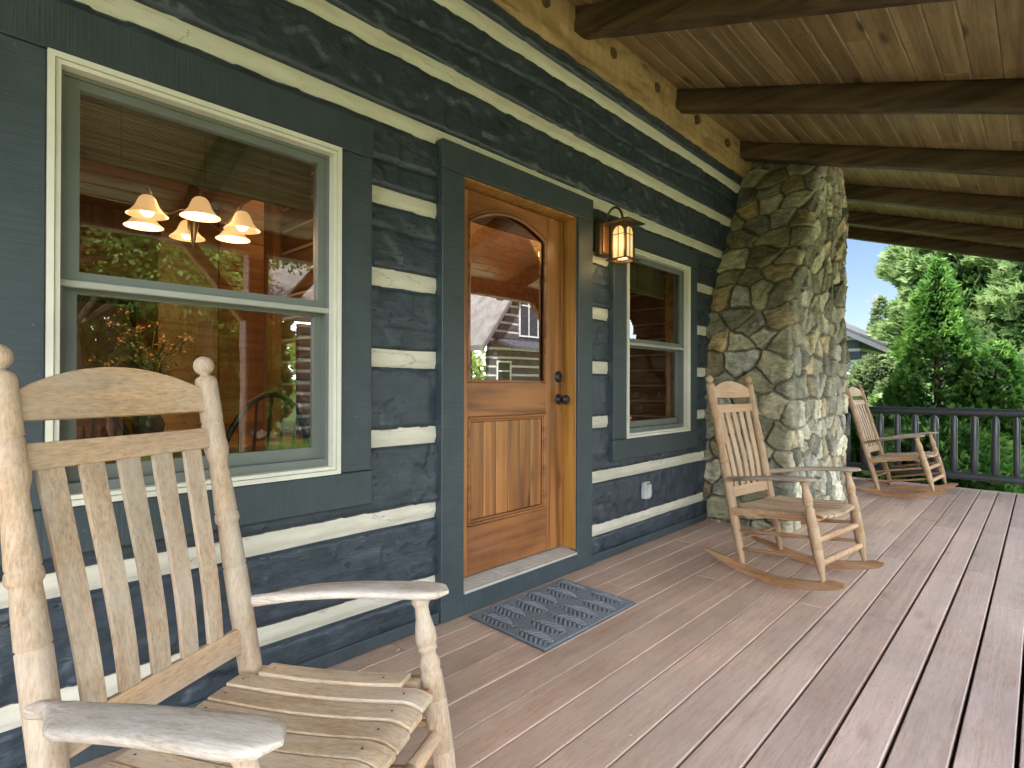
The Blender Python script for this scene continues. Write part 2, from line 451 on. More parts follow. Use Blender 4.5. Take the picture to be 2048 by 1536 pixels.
M['bark'] = plain('bark', (.075, .052, .036), .9, 0., .9, 30, .35)
M['concrete'] = plain('driveway pale gravel', (.60, .64, .38), .8, 0., .3, 30, .15)

# ------------------------------------------------------------------ cabin: front wall
cabin = thing('log_cabin', 'dark slate painted log cabin with cream chinking, covered porch and stone chimney', 'log cabin')

WINS = [(.248, 1.187), (3.378, 4.330)]
WZ0, WZ1 = .788, 2.127
HOLES = [(.262, 1.174, WZ0 + .012, WZ1 - .012), (3.392, 4.317, WZ0 + .012, WZ1 - .012), (1.855, 2.832, -.1, 2.225)]
CH = [.195, .549, .913, 1.274, 1.634, 2.0, 2.362, 2.694, 3.072]     # chink band centres
CHH = [.074, .080, .078, .082, .080, .078, .080, .086, .092]
XL, XR = -1.2, 7.4
rows = []
zb = 0.0
for c, h in zip(CH, CHH):
    rows.append((zb, c - h / 2)); zb = c + h / 2
rows.append((zb, 3.212))

def facets(X, Z, cx, cz, seed, off, tilt):
    """adze facets: jittered cells, each a slightly tilted plane"""
    u = X / cx; v = Z / cz
    iu = np.floor(u); iv = np.floor(v)
    best = np.full(X.shape, 9.); d = np.zeros(X.shape); e2 = np.full(X.shape, 9.)
    for a in (-1, 0, 1):
        for b in (-1, 0, 1):
            gx = iu + a; gz = iv + b
            px = gx + .5 + (_hash(gx, gz, seed) - .5) * .8; pz = gz + .5 + (_hash(gx, gz, seed + 1) - .5) * .8
            r = np.hypot(u - px, v - pz)
            dd = (_hash(gx, gz, seed + 2) - .5) * off + (u - px) * cx * (_hash(gx, gz, seed + 3) - .5) * tilt * 1.6 + (v - pz) * cz * (_hash(gx, gz, seed + 4) - .62) * tilt
            m = r < best
            e2 = np.where(m, best, np.minimum(e2, r))
            d = np.where(m, dd, d); best = np.where(m, r, best)
    return d, e2 - best

def hew_depth(X, Z, seed):
    d, e = facets(X + vnoise(X * 9, Z * 9, seed + 1) * .02, Z, .088, .135, seed, .0095, .16)
    d = d - np.clip(1 - e / .10, 0, 1) * .0012
    d += vnoise(X * 1.1, Z * 2, seed + 2) * .014 + fbm(X * 11, Z * 30, seed + 3, 3) * .0028
    # torn-out patches
    tp = np.clip(vnoise(X * 2.1, Z * 5.5, seed + 40) * 3.2 - .75, 0, 1)
    d -= tp * (.006 + .012 * np.abs(vnoise(X * 22, Z * 60, seed + 41)))
    ck = vnoise(X * .8, Z * 0 + 1.3, seed + 9) * .12
    return d, ck

def log_patch(mb, x0, x1, z0, z1, seed, rowz):
    nx = max(3, int((x1 - x0) / .0125)); nz = max(3, int((z1 - z0) / .0125) + 2)
    X, Z = np.meshgrid(np.linspace(x0, x1, nx), np.linspace(z0, z1, nz), indexing='ij')
    d, ck = hew_depth(X, Z, seed)
    y = .030 - d
    # check (split) running along the log
    zc = (rowz[0] + rowz[1]) / 2 + ck
    g = np.exp(-((Z - zc) / .006) ** 2) * np.clip(vnoise(X * 1.3, Z * 0, seed + 30) * 6 - .3, 0, 1)
    y = y + g * .022
    # rounded arrises at top and bottom of the whole log
    e = np.minimum(Z - rowz[0], rowz[1] - Z)
    y = y + np.clip(1 - e / .016, 0, 1) ** 2 * .012
    top = (np.abs(Z - rowz[1]) < 1e-6); bot = (np.abs(Z - rowz[0]) < 1e-6)
    dz = fbm(X * 3.2, Z * 0 + seed, seed + 8, 5) * .0030
    wt = np.clip((Z - rowz[0]) / max(rowz[1] - rowz[0], .01), 0, 1)
    dzb = fbm(X * 3.2, Z * 0 + seed, seed + 18, 5) * .0030
    Z2 = Z + dz * wt + dzb * (1 - wt)
    P = np.stack([X, y, Z2], -1)
    # wrap the edges back so the log has depth
    pt = P[:, -1:, :].copy(); pt[..., 1] = .12
    pb = P[:, :1, :].copy(); pb[..., 1] = .12
    P = np.concatenate([pb, P, pt], 1)
    mb.grid(P, (0.5, (seed * .137) % 1), True)

for ri, (z0, z1) in enumerate(rows):
    mb = MB()
    cuts = []
    for hx0, hx1, hz0, hz1 in HOLES:
        if hz0 < z1 - .005 and hz1 > z0 + .005: cuts.append((hx0, hx1, hz0, hz1))
    cuts.sort()
    x = XL
    for hx0, hx1, hz0, hz1 in cuts:
        for q in ((x, hx0, z0, z1), (hx0, hx1, z0, hz0), (hx0, hx1, hz1, z1)):
            if q[3] - q[2] > .01:
                mb = MB(); log_patch(mb, *q, ri * 7 + 3, (z0, z1)); mb.build('log', M['log'], cabin)
        x = hx1
    mb = MB(); log_patch(mb, x, XR, z0, z1, ri * 7 + 3, (z0, z1))
    mb.build('log', M['log'], cabin)

for ci, (zc, h) in enumerate(zip(CH, CHH)):
    mb = MB()
    z0, z1 = zc - h / 2 - .012, zc + h / 2 + .012
    segs = [(XL, XR)]
    for hx0, hx1, hz0, hz1 in HOLES:
        if hz0 < z1 and hz1 > z0:
            new = []
            for a, b_ in segs:
                if hx0 > a and hx1 < b_: new += [(a, hx0), (hx1, b_)]
                else: new.append((a, b_))
            segs = new
    for a, b_ in segs:
        nx = max(3, int((b_ - a) / .03)); nz = 9
        X, Z = np.meshgrid(np.linspace(a, b_, nx), np.linspace(z0, z1, nz), indexing='ij')
        t = (Z - z0) / (z1 - z0)
        y = .046 + .010 * np.clip((.55 - t) * 1.6, -1, 1) * 0 + .012 * (t - .5) ** 2 * 2 - fbm(X * 2.2, Z * 18, ci, 4) * .005
        y = y + .006 * (t < .35)          # the band is slightly undercut at its foot
        mb = MB(); mb.grid(np.stack([X, y, Z], -1), (.5, ci * .11), True)
        mb.build('chinking', M['chink'], cabin)

# solid core behind the logs (cut for openings) so no daylight shows through the joints
mb = MB()
xs = sorted({XL, XR} | {v for h in HOLES for v in h[:2]})
for a, b_ in zip(xs[:-1], xs[1:]):
    mid = (a + b_) / 2
    hs = [h for h in HOLES if h[0] < mid < h[1]]
    if not hs: mb.box(a, b_, .125, .21, -.5, 3.5, 0)
    else:
        h = hs[0]
        if h[2] > -.1: mb.box(a, b_, .125, .21, -.5, h[2], 0)
        else: mb.box(a, b_, .125, .21, -.5, .0, 0)
        mb.box(a, b_, .125, .21, h[3], 3.5, 0)
mb.build('wall_core', M['pine_in'], cabin)

# base board of the wall
mb = MB()
for a, b_ in ((XL, 1.722), (2.978, 4.66)):
    mb = MB(); mb.box(a, b_, .005, .03, .002, .058, .006, rt())
    mb.build('base_board', M['casing_h'], cabin)

# hewn wall plate under the roof with dark plugs
nx, nz = 560, 22
X, Z = np.meshgrid(np.linspace(XL, XR, nx), np.linspace(3.205, 3.53, nz), indexing='ij')
u = (X + vnoise(X * 2, Z * 3, 4) * .05) / .085
fr = u - np.floor(u)
y = .0 - ((_hash(np.floor(u), np.floor(Z / .16 + _hash(np.floor(u), 0 * u, 3)), 8) - .5) * .016 + (1 - (2 * fr - 1) ** 2) * -.006) - vnoise(X * 1.3, Z * 2, 6) * .012
P = np.stack([X, y, Z], -1)
pb = P[:, :1].copy(); pb[..., 1] = .12
plate = MB(); plate.grid(np.concatenate([pb, P], 1), (.5, .3), True)
plate_o = plate.build('wall_plate', M['plate'], cabin)
for px in (1.12, 1.80, 2.486, 3.19, 3.782, 4.469, 5.085, 5.75):
    mb = MB()
    mb.tube([(px, .02, 3.388), (px, -.013, 3.388)], [.036, .036], 18)
    mb.build('plug', M['plug'], plate_o)

# ------------------------------------------------------------------ windows
def window(x0, x1, y_in=0., label=None):
    w = bpy.data.objects.new('window', None); COL.objects.link(w); w.parent = cabin
    if label: w['label'] = label
    # painted casing boards
    mb = MB()
    mb.box(x0 - .163, x0 - .0015, -.001, .06, WZ0 + .0, WZ1, .004, rt())
    mb.build('side_casing', M['casing_v'], w); mb = MB()
    rw = .150 if x0 < 2 else .142
    mb.box(x1 + .0015, x1 + rw, -.001, .06, WZ0, WZ1, .004, rt())
    mb.build('side_casing', M['casing_v'], w)
    mb = MB()
    mb.box(x0 - .166, x1 + rw + .004, -.004, .06, WZ1 + .002, WZ1 + .152, .004, rt())
    mb.build('head_casing', M['casing_h'], w); mb = MB()
    mb.box(x0 - .166, x1 + rw + .004, -.004, .06, WZ0 - .146, WZ0 - .002, .004, rt())
    mb.build('apron_casing', M['casing_h'], w)
    mb = MB()
    mb.ring(x0, x1, WZ0, WZ1, .017, .017, .017, .017, -.010, .10)
    mb.ring(x0 + .019, x1 - .019, WZ0 + .019, WZ1 - .019, .013, .013, .013, .013, -.003, .10)
    mb.build('outer_frame', M['white_frame'], w)
    gx0, gx1 = x0 + .084, x1 - .064
    zm = 1.453
    mb = MB()   # jamb liner
    mb.ring(x0 + .032, x1 - .032, WZ0 + .032, WZ1 - .032, .012, .012, .012, .030, .035, .12)
    # upper sash
    mb.ring(x0 + .044, x1 - .044, zm + .012, WZ1 - .044, .040, .032, .026, .030, .045, .075)
    # lower sash sits further in
    mb.ring(x0 + .044, x1 - .044, WZ0 + .062, zm + .010, .040, .032, .030, .045, .078, .105)
    mb.build('sash', M['sash'], w)
    mb = MB()
    mb.box(x0 + .034, x1 - .034, .028, .046, zm - .008, zm + .014, .003)
    mb.build('meeting_rail', M['rail_white'], w)
    mb = MB()
    mb.add([(x0 + .080, .062, zm + .038), (x1 - .072, .062, zm + .038), (x1 - .072, .062, WZ1 - .068), (x0 + .080, .062, WZ1 - .068)], [[0, 1, 2, 3]])
    mb.build('pane', M['glass'], w)
    mb = MB()
    mb.add([(x0 + .080, .092, WZ0 + .104), (x1 - .072, .092, WZ0 + .104), (x1 - .072, .092, zm - .016), (x0 + .080, .092, zm - .016)], [[0, 1, 2, 3]])
    mb.build('pane', M['glass'], w)
    if x0 > 2:
        for q in w.children:
            if q.name.startswith('pane'): q.data.materials[0] = M['screen_glass']
    return w
window(*WINS[0], label='wide double hung window behind the front rocker')
window(*WINS[1], label='double hung window between the door and the chimney')

# ------------------------------------------------------------------ door
door = bpy.data.objects.new('front_door', None); COL.objects.link(door); door.parent = cabin
door['label'] = 'knotty wood door with arched glass and plank panel'
DY = .105
DX0, DX1, DZ0, DZ1 = 1.880, 2.797, .142, 2.188
gx0, gx1, gz0 = 1.988, 2.632, 1.168
def arch(n=18, x0=gx0, x1=gx1, zs=2.030, rise=.098):
    return [(x0 + (x1 - x0) * i / n, zs + rise * (1 - (2 * i / n - 1) ** 2)) for i in range(n + 1)]
mb = MB()
mb.box(DX0, gx0, DY, DY + .045, DZ0, DZ1, .002, (.55, .1)); mb.build('stile', M['door_v'], door); mb = MB(); mb.box(gx1, DX1, DY, DY + .045, DZ0, DZ1, .002, (.35, .6))
mb.build('stile', M['door_v'], door)
mb = MB()
ap = arch()
mb.prism([(gx0 + .0005, DZ1), ] + [(a + (.0005 if i == 0 else (-.0005 if i == len(ap) - 1 else 0)), b_) for i, (a, b_) in enumerate(ap)] + [(gx1 - .0005, DZ1)], DY + .001, DY + .045, (.4, .2))
mb.build('top_rail', M['door_h'], door); mb = MB()
mb.box(gx0 + .0005, gx1 - .0005, DY + .001, DY + .045, .985, gz0, .002, (.35, .75))
mb.build('lock_rail', M['door_h'], door); mb = MB()
mb.box(gx0 + .0005, gx1 - .0005, DY + .001, DY + .045, DZ0, .400, .002, (.3, .45))
mb.build('bottom_rail', M['door_h'], door)
mb = MB()
nb = 6; px0, px1 = gx0 + .03, gx1 - .03
for i in range(nb):
    a = px0 + (px1 - px0) * i / nb; b_ = px0 + (px1 - px0) * (i + 1) / nb
    mb.box(a + .0006, b_ - .0006, DY + .012, DY + .04, .43, .957, .006, (.50 + random.random() * .40, random.random()))
for i in range(1, nb):
    a = px0 + (px1 - px0) * i / nb
    mb.box(a - .0014, a + .0014, DY + .0150, DY + .03, .43, .957, 0, (-.9, .5))
mb.build('panel', M['door_v'], door)
mb = MB()
def mould_rect(x0, x1, z0, z1, r=.010, y=DY + .004):
    for (p, q) in (((x0, z0), (x1, z0)), ((x1, z0), (x1, z1)), ((x1, z1), (x0, z1)), ((x0, z1), (x0, z0))):
        mb.tube([(p[0], y, p[1]), (q[0], y, q[1])], r, 8, (.2, .3))
for k, off in enumerate((.010, .024)):
    mould_rect(gx0 + off, gx1 - off, .40 + off, .985 - off, .0085 - .002 * k, DY + .003 + k * .006)
mb.build('moulding', M['door_h'], door)
mb = MB()
path = [(gx0 + .008, gz0 + .008)] + [(a + (.008 if i == 0 else (-.008 if i == len(ap) - 1 else 0)), b_ - .008) for i, (a, b_) in enumerate(ap)] + [(gx1 - .008, gz0 + .008), (gx0 + .008, gz0 + .008)]
mb.tube([(a, DY + .002, b_) for a, b_ in path], .009, 8, (.3, .2), False)
mb.tube([(a, DY - .004, b_ + .012) for a, b_ in ap], .0035, 6, (.1, .2), False)
mb.build('glazing_bead', M['door_h'], door)
mb = MB()
gp = [(gx0 - .003, gz0 - .003)] + [(gx1 + .003, gz0 - .003)] + [(a, b_ + .003) for a, b_ in ap[::-1]]
mb.add([(a, DY + .022, b_) for a, b_ in gp], [list(range(len(gp)))])
mb.build('pane', M['door_glass'], door)
mb = MB()
mb.lathe((2.748, DY, 1.208), (2.748, DY - .03, 1.208), [(0, .036), (.006, .036), (.010, .030), (.013, .024), (.018, .020), (.019, .001)], 24)
mb.box(2.740, 2.756, DY - .034, DY - .016, 1.201, 1.215, .003)
mb.build('deadbolt', M['iron'], door)
mb = MB()
mb.lathe((2.750, DY, 1.068), (2.750, DY - .1, 1.068), [(0, .033), (.006, .033), (.010, .026), (.013, .013), (.034, .011), (.040, .016), (.048, .026), (.058, .030), (.068, .027), (.074, .018), (.076, .001)], 24)
mb.build('knob', M['iron'], door)

mb = MB()
mb.box(1.852, 1.876, .018, .24, .13, 2.222, .002, (.5, .2)); mb.box(2.811, 2.836, .018, .24, .13, 2.222, .002, (.7, .7))
mb.box(2.799, 2.811, DY + .02, .24, .13, 2.19, .002, (.6, .4))
mb.box(1.8765, 2.8105, .018, .24, 2.197, 2.222, .002, (.6, .8))
jam = mb.build('door_jamb', M['jamb'], cabin)
mb = MB()
mb.box(1.726, 1.871, -.001, .06, .002, 2.2045, .004, rt()); mb.build('door_casing', M['casing_v'], cabin); mb = MB(); mb.box(2.817, 2.970, -.001, .06, .002, 2.2045, .004, rt())
mb.build('door_casing', M['casing_v'], cabin)
mb = MB()
mb.box(1.724, 2.972, -.004, .06, 2.2065, 2.348, .004, rt())
mb.build('door_head_casing', M['casing_h'], cabin)
mb = MB()
mb.box(1.8735, 2.8145, .000, .05, .002, .104, .004, rt())
mb.build('kick_board', M['casing_h'], cabin)
mb = MB()
th = [(.000, .1055), (.002, .118)]
for i in range(7):
    y0 = .006 + i * .0165; z = .120 + i * .0026
    th += [(y0, z), (y0 + .010, z + .0015), (y0 + .011, z - .003), (y0 + .0155, z - .003)]
th += [(.16, .138), (.16, .1055)]
mb.prism(th, 1.8765, 2.8105, axis='x')
mb.build('threshold', M['alu'], cabin)

# ------------------------------------------------------------------ porch roof
SL = .335
def zc(y): return 3.505 + SL * y            # ceiling height
ang = math.atan(SL)
YE = -3.15
RX0, RX1 = -2.2, 9.45
mb = MB()
L = abs(YE) / math.cos(ang)
Mr = Matrix.Translation((0, 0, 3.505)) @ Matrix.Rotation(ang, 4, 'X')
pw = .1365
nbd = int(L / pw) + 1
for i in range(-2, nbd):
    y1 = -(i * pw); y0 = y1 - pw
    xs = [RX0]
    x = RX0 + random.uniform(.8, 3.2)
    while x < RX1 - .8:
        xs.append(x); x += random.uniform(4.5, 6.5)
    xs.append(RX1)
    for a, b_ in zip(xs[:-1], xs[1:]):
        mb.box(a + .0005, b_ - .0005, y0 + .0014, y1 - .0014, .0, .02, .0072, (random.random(), random.random()), Mr)
ceil_o = mb.build('ceiling_boards', M['ceiling'], cabin)
mb = MB()
for i in range(-1, nbd):
    mb.box(RX0, RX1, -(i * pw) - .0018, -(i * pw) + .0018, .0034, .012, 0, (.5, .5), Mr)
mb.build('board_seam', plain('bare pine seam', (.46, .33, .22), .7, vary=.35), ceil_o)['kind'] = 'stuff'
mb = MB()
mb.box(RX0 - .05, RX1 + .05, -L - .05, .5, .024, .12, .004, None, Mr)
mb.build('porch_roof', M['shingle'], cabin)

def rough_beam(p0, p1, w, d, seg, amp, seed, round_=.018, tint=None, upv=Vector((0, 0, 1)), nper=20):
    """hewn timber: rounded rectangle section with lumpy faces; p0,p1 = centre line of the TOP face"""
    p0 = Vector(p0); p1 = Vector(p1)
    t = (p1 - p0).normalized()
    side = t.cross(upv).normalized(); up = side.cross(t).normalized()
    sec = []
    hw = w / 2
    pts = [(-hw, 0), (-hw, -d), (hw, -d), (hw, 0)]
    k = nper // 4
    cor = [(-hw, 0, 0, -1), (-hw, -d, 1, 0), (hw, -d, 0, 1), (hw, 0, -1, 0)]
    for a in range(4):
        A = Vector(pts[a]); B = Vector(pts[(a + 1) % 4]); dirv = (B - A).normalized()
        ln = (B - A).length
        for i in range(k):
            f = i / (k - 1)
            s = round_ + (ln - 2 * round_) * f
            sec.append(A + dirv * s)
    n = len(sec)
    S = np.array([(q.x, q.y) for q in sec])
    L_ = (p1 - p0).length
    P = np.zeros((seg + 1, n + 1, 3))
    cen = np.array([0, -d / 2])
    for j in range(seg + 1):
        s = L_ * j / seg
        q = S - cen
        th = np.arange(n) * .31
        lump = 1 + amp / (w * .5) * (vnoise(th * 0 + s * 4.5, th * .9 + seed * 5, seed) + .5 * vnoise(th * 0 + s * 13, th * 2.1 + seed, seed + 3))
        q = q * lump[:, None] + cen
        for i in range(n):
            v = p0 + t * s + side * q[i, 0] + up * q[i, 1]
            P[j, i] = v
        P[j, n] = P[j, 0]
    mb = MB(); mb.grid(P, tint or (random.random(), random.random()), True, flip=False)
    mb.add(P[0, :n].tolist(), [list(range(n))], tint); mb.add(P[-1, :n].tolist(), [list(range(n))[::-1]], tint)
    return mb

for i, x in enumerate((.145, 1.46, 2.838, 4.155, 5.455, 6.80, 8.19, 9.36)):
    y0 = .03
    mb = rough_beam((x, y0, zc(y0) - .003), (x, YE + .05, zc(YE + .05) - .003), .128, .148, 90, .0022, 20 + i, .006)
    mb.build('rafter', M['rafter'], cabin)
rough_beam((RX0, -2.68, 2.475), (RX1 - .1, -2.68, 2.475), .16, .20, 160, .007, 50, .02, upv=Vector((0, 0, 1))).build('porch_beam', M['beamx'], cabin)
for i, x in enumerate((-1.9, 1.93, 6.25, 8.6)):
    rough_beam((x + .08, -2.68, .0), (x + .08, -2.68, 2.285), .17, .17, 40, .006, 60 + i, .02, upv=Vector((0, 1, 0))).build('porch_post', M['post'], cabin)
    if i:
        for s in (-1, 1):
            rough_beam((x + .08 + s * .1, -2.63, 1.72), (x + .08 + s * .6, -2.63, 2.30), .09, .10, 20, .004, 70 + i, .012, upv=Vector((0, 1, 0))).build('knee_brace', M['post'], cabin)

# main roof and upper wall of the cabin (added skylight gap lets sun into the hall)
mb = MB()
mb.prism([(.14, 3.59), (2.0, 4.21), (2.0, 4.10), (.14, 3.48)], RX0, RX1, axis='x')
mb.prism([(3.3, 4.65), (3.6, 4.75), (7.4, 3.50), (7.4, 3.4), (3.6, 4.64), (3.3, 4.54)], RX0, RX1, axis='x')
mb.prism([(2.001, 4.21), (3.299, 4.645), (3.299, 4.535), (2.001, 4.10)], RX0, 2.0, axis='x')
mb.prism([(2.001, 4.21), (3.299, 4.645), (3.299, 4.535), (2.001, 4.10)], 4.8, RX1, axis='x')
mb.build('main_roof', M['shingle'], cabin)

# rooms behind the front wall
mb = MB()
mb.box(XL, XR, .212, 7.2, -.5, .10, 0)
mb.build('room_floor', M['floor_in'], cabin)
mb = MB()
for k in range(24):
    mb.box(XL, 1.60, 4.20, 4.24, .10 + k * .14, .10 + k * .14 + .139, .004, rt())
    mb.box(1.85, XR, 3.30, 3.34, .10 + k * .14, .10 + k * .14 + .139, .004, rt())
for k in range(32):
    ya = .212 + k * .14
    if 1.95 < ya < 3.30:  # ceiling left open under the added skylight
        mb.box(XL, 2.0, ya, ya + .139, 2.78, 2.80, .004, rt()); mb.box(4.9, XR, ya, ya + .139, 2.78, 2.80, .004, rt())
    else: mb.box(XL, XR, ya, ya + .139, 2.78, 2.80, .004, rt())
mb.box(XL - .04, XL, .212, 4.2, .10, 2.8, 0)
mb.box(2.0, 4.9, 1.90, 1.94, 2.805, 4.2, 0); mb.box(2.0, 4.9, 3.345, 3.38, 2.7, 4.6, 0); mb.box(1.95, 1.995, 1.9, 3.38, 2.805, 4.5, 0); mb.box(4.905, 4.95, 1.9, 3.38, 2.805, 4.5, 0)  # walls of the light well added above the hall
mb.box(XR, XR + .04, .0, 7.2, -.5, 3.4, 0); mb.box(XL, XR, 7.2, 7.25, -.5, 3.4, 0)
mb.box(4.9, 4.94, 1.505, 3.29, .10, 2.78, 0)
mb.build('room_lining', M['pine_in'], cabin)
mb = MB()
for k in range(18):
    z = .10 + k * .15
    mb.box(1.70, 1.84, .215, 1.72, z + .016, z + .15, .02, rt())
    mb.box(4.9, 5.04, .215, 1.5, z + .016, z + .15, .02, rt())
lg = mb.build('partition_log', M['log_in'], cabin)
mb = MB()
for k in range(18):
    z = .10 + k * .15
    mb.box(1.715, 1.83, .215, 1.715, z, z + .016, 0); mb.box(4.915, 5.03, .215, 1.49, z, z + .016, 0)
mb.build('partition_chinking', M['chink'], cabin)
mb = MB()
mb.box(1.66, 1.86, 1.725, 1.90, .10, 2.78, .01, (.5, .2)); mb.box(.20, .30, 4.10, 4.19, .1, 2.78, .01)
mb.box(XL, 1.60, 4.12, 4.19, 2.58, 2.78, .01)
mb.build('room_post', M['trim_in'], cabin)

# ------------------------------------------------------------------ stone chimney
def chim_x(z):
    return np.interp(z, [-.6, .0, 1.0, 1.44, 1.62, 1.86, 2.15, 2.40, 2.70, 3.10, 3.40, 3.8], [4.725, 4.725, 4.73, 4.752, 4.765, 4.825, 4.965, 5.12, 5.29, 5.52, 5.72, 5.95])
def chim_r(z):
    return np.interp(z, [-.6, 2.9, 3.1, 3.4, 3.8], [6.50, 6.50, 6.42, 6.18, 5.9])
ns, nz = 300, 440
zz = np.linspace(-.05, 3.62, nz)
seg1, seg2, seg3 = .78, 1.775, .78
S = np.concatenate([np.linspace(0, seg1, 108, endpoint=False), np.linspace(seg1, seg1 + seg2, 220, endpoint=False), np.linspace(seg1 + seg2, seg1 + seg2 + seg3, 44)])
SS, ZZ = np.meshgrid(S, zz, indexing='ij')
wx = SS + fbm(SS * 5, ZZ * 5, 31, 3) * .055; wz = ZZ + fbm(SS * 5, ZZ * 5, 37, 3) * .055
# jittered seeds
r0 = np.random.default_rng(5)
seeds = []
py = -.2; row = 0
while py < 3.9:
    hgt = r0.uniform(.13, .22)
    px = -.25 + r0.uniform(0, .2)
    while px < 3.7:
        wdt = r0.uniform(.14, .34) if px < .70 else r0.uniform(.10, .24)
        seeds.append((px + wdt / 2 + r0.uniform(-.02, .02), py + hgt / 2 + r0.uniform(-.065, .065)))
        px += wdt
    py += hgt
seeds = np.array(seeds)
an = np.array([1.0, 1.25])
P2 = np.stack([wx, wz], -1).reshape(-1, 2) * an
sd = seeds * an
i1 = np.zeros(len(P2), int); d1 = np.full(len(P2), 9.); i2 = np.zeros(len(P2), int); d2 = np.full(len(P2), 9.)
for k in range(len(sd)):
    d = np.hypot(P2[:, 0] - sd[k, 0], P2[:, 1] - sd[k, 1])
    c1 = d < d1
    d2 = np.where(c1, d1, np.where(d < d2, d, d2)); i2 = np.where(c1, i1, np.where(d == d2, k, i2))
    d1 = np.where(c1, d, d1); i1 = np.where(c1, k, i1)
sep = np.hypot(*(sd[i1] - sd[i2]).T) + 1e-6
edge = (d2 ** 2 - d1 ** 2) / (2 * sep)
edge = edge + fbm(P2[:, 0] * 22, P2[:, 1] * 22, 77, 2) * .006
n_s = len(sd)
prot = r0.uniform(.018, .046, n_s); tx = r0.uniform(-.14, .14, n_s); tz = r0.uniform(-.14, .14, n_s)
face = np.clip((edge - .006) / .010, 0, 1); face = face * face * (3 - 2 * face)
rel = P2 - sd[i1]
facet = np.maximum(0, vnoise(P2[:, 0] * 11 + i1, P2[:, 1] * 11, 91)) * .016
h = face * (prot[i1] + rel[:, 0] * tx[i1] + rel[:, 1] * tz[i1] - facet + fbm(P2[:, 0] * 18, P2[:, 1] * 34, 92, 4) * .011) + (1 - face) * vnoise(P2[:, 0] * 30, P2[:, 1] * 30, 93) * .006
h = h.reshape(SS.shape)
pal = np.array([(.165, .148, .090), (.20, .183, .118), (.125, .115, .078), (.27, .245, .160), (.15, .14, .10), (.31, .285, .20), (.29, .215, .105), (.12, .115, .09), (.22, .21, .17), (.18, .145, .08), (.25, .235, .18)])
pc = pal[r0.integers(0, len(pal), n_s)] * r0.uniform(.75, 1.2, (n_s, 1))
mort = np.array([.14, .128, .092])
fc_ = np.clip((edge - .006) / .012, 0, 1)[:, None]
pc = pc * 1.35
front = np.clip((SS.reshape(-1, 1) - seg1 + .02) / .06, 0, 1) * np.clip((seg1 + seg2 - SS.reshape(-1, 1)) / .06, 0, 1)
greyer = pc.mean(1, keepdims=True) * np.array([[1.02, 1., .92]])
pcol_ = pc[i1] * 1.12 * (1 - front) + (pc[i1] * .6 + greyer[i1] * .4) * 1.5 * front  # outward face stones painted lighter and greyer to stand for the daylight there
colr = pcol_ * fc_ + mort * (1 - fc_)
# geometry of the wrapped sheet
X0 = chim_x(ZZ); X1 = chim_r(ZZ); Y0 = -.63; YB = .13
P = np.zeros(SS.shape + (3,)); Nn = np.zeros_like(P)
a = SS < seg1
t = SS / seg1
P[a] = np.stack([X0, YB + (Y0 - YB) * t, ZZ], -1)[a]; Nn[a] = (-1, 0, 0)
bm_ = (SS >= seg1) & (SS < seg1 + seg2)
t = (SS - seg1) / seg2
P[bm_] = np.stack([X0 + (X1 - X0) * t, Y0 + 0 * t, ZZ], -1)[bm_]; Nn[bm_] = (0, -1, 0)
c_ = SS >= seg1 + seg2
t = (SS - seg1 - seg2) / seg3
P[c_] = np.stack([X1, Y0 + (YB - Y0) * t, ZZ], -1)[c_]; Nn[c_] = (1, 0, 0)
for corner in (seg1, seg1 + seg2):     # soften the two outer corners
    k = np.clip(1 - np.abs(SS - corner) / .022, 0, 1)
    sgn = -1 if corner == seg1 else 1
    diag = np.array([sgn * .7071, -.7071, 0])
    w_ = (k * .9)[..., None]
    Nn = Nn * (1 - w_) + diag * w_
    P = P - diag * (k ** 2 * .007)[..., None]
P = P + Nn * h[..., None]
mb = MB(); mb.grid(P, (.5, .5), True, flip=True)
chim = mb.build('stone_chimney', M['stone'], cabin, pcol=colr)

# ------------------------------------------------------------------ porch deck
mb = MB()
butts = [[-.9, 1.45, 4.54], [.3, 2.0, 3.9, 6.2], [-.2, 2.77, 5.1], [.6, 4.536, 6.4], [1.2, 3.265, 5.9], [.2, 4.541, 7.0], [1.0, 3.244, 5.8], [-.6, 4.556, 6.5], [.5, 3.226, 4.495, 7.1], [-.2, 4.504, 6.0], [1.6, 3.3, 5.8], [.2, 4.4, 6.8]]
gaps = [-.035, -.100, -.245, -.398, -.550, -.706, -.850, -.990, -1.146, -1.296, -1.441, -1.597, -1.745, -1.895, -2.042, -2.192, -2.34, -2.49, -2.64, -2.79, -2.94]
gaps = [g if k else .02 for k, g in enumerate(gaps)]
DXE = 8.18
for k, (a, b_) in enumerate(zip(gaps[:-1], gaps[1:])):
    gw = .0022 if b_ > -1.25 else (.0036 if b_ > -1.5 else .0052)
    gw0 = .0022 if a > -1.25 else (.0036 if a > -1.5 else .0052)
    xs = [-2.4] + [x for x in butts[k % len(butts)] if x > -2.2] + [DXE]
    for x0, x1 in zip(xs[:-1], xs[1:]):
        dz = random.uniform(-.0012, .0012)
        mb.box(x0 + .0016, x1 - .0016, b_ + gw + random.uniform(0, .0012), a - gw0 - random.uniform(0, .0012), -.036 + dz, dz, .0034, (random.random(), random.random()), seg=2)
deck = mb.build('porch_deck', M['deck'])
deck['kind'] = 'structure'
mb = MB()
mb.box(-2.4, DXE, -2.94, .2, -.42, -.30, .0)
mb.box(-2.4, DXE - .03, -2.98, -2.945, -.5, -.005, .004)
mb.box(DXE + .001, DXE + .036, -2.94, .2, -.34, .000, .005)
df = mb.build('deck_skirt', M['deck']); df['kind'] = 'structure'

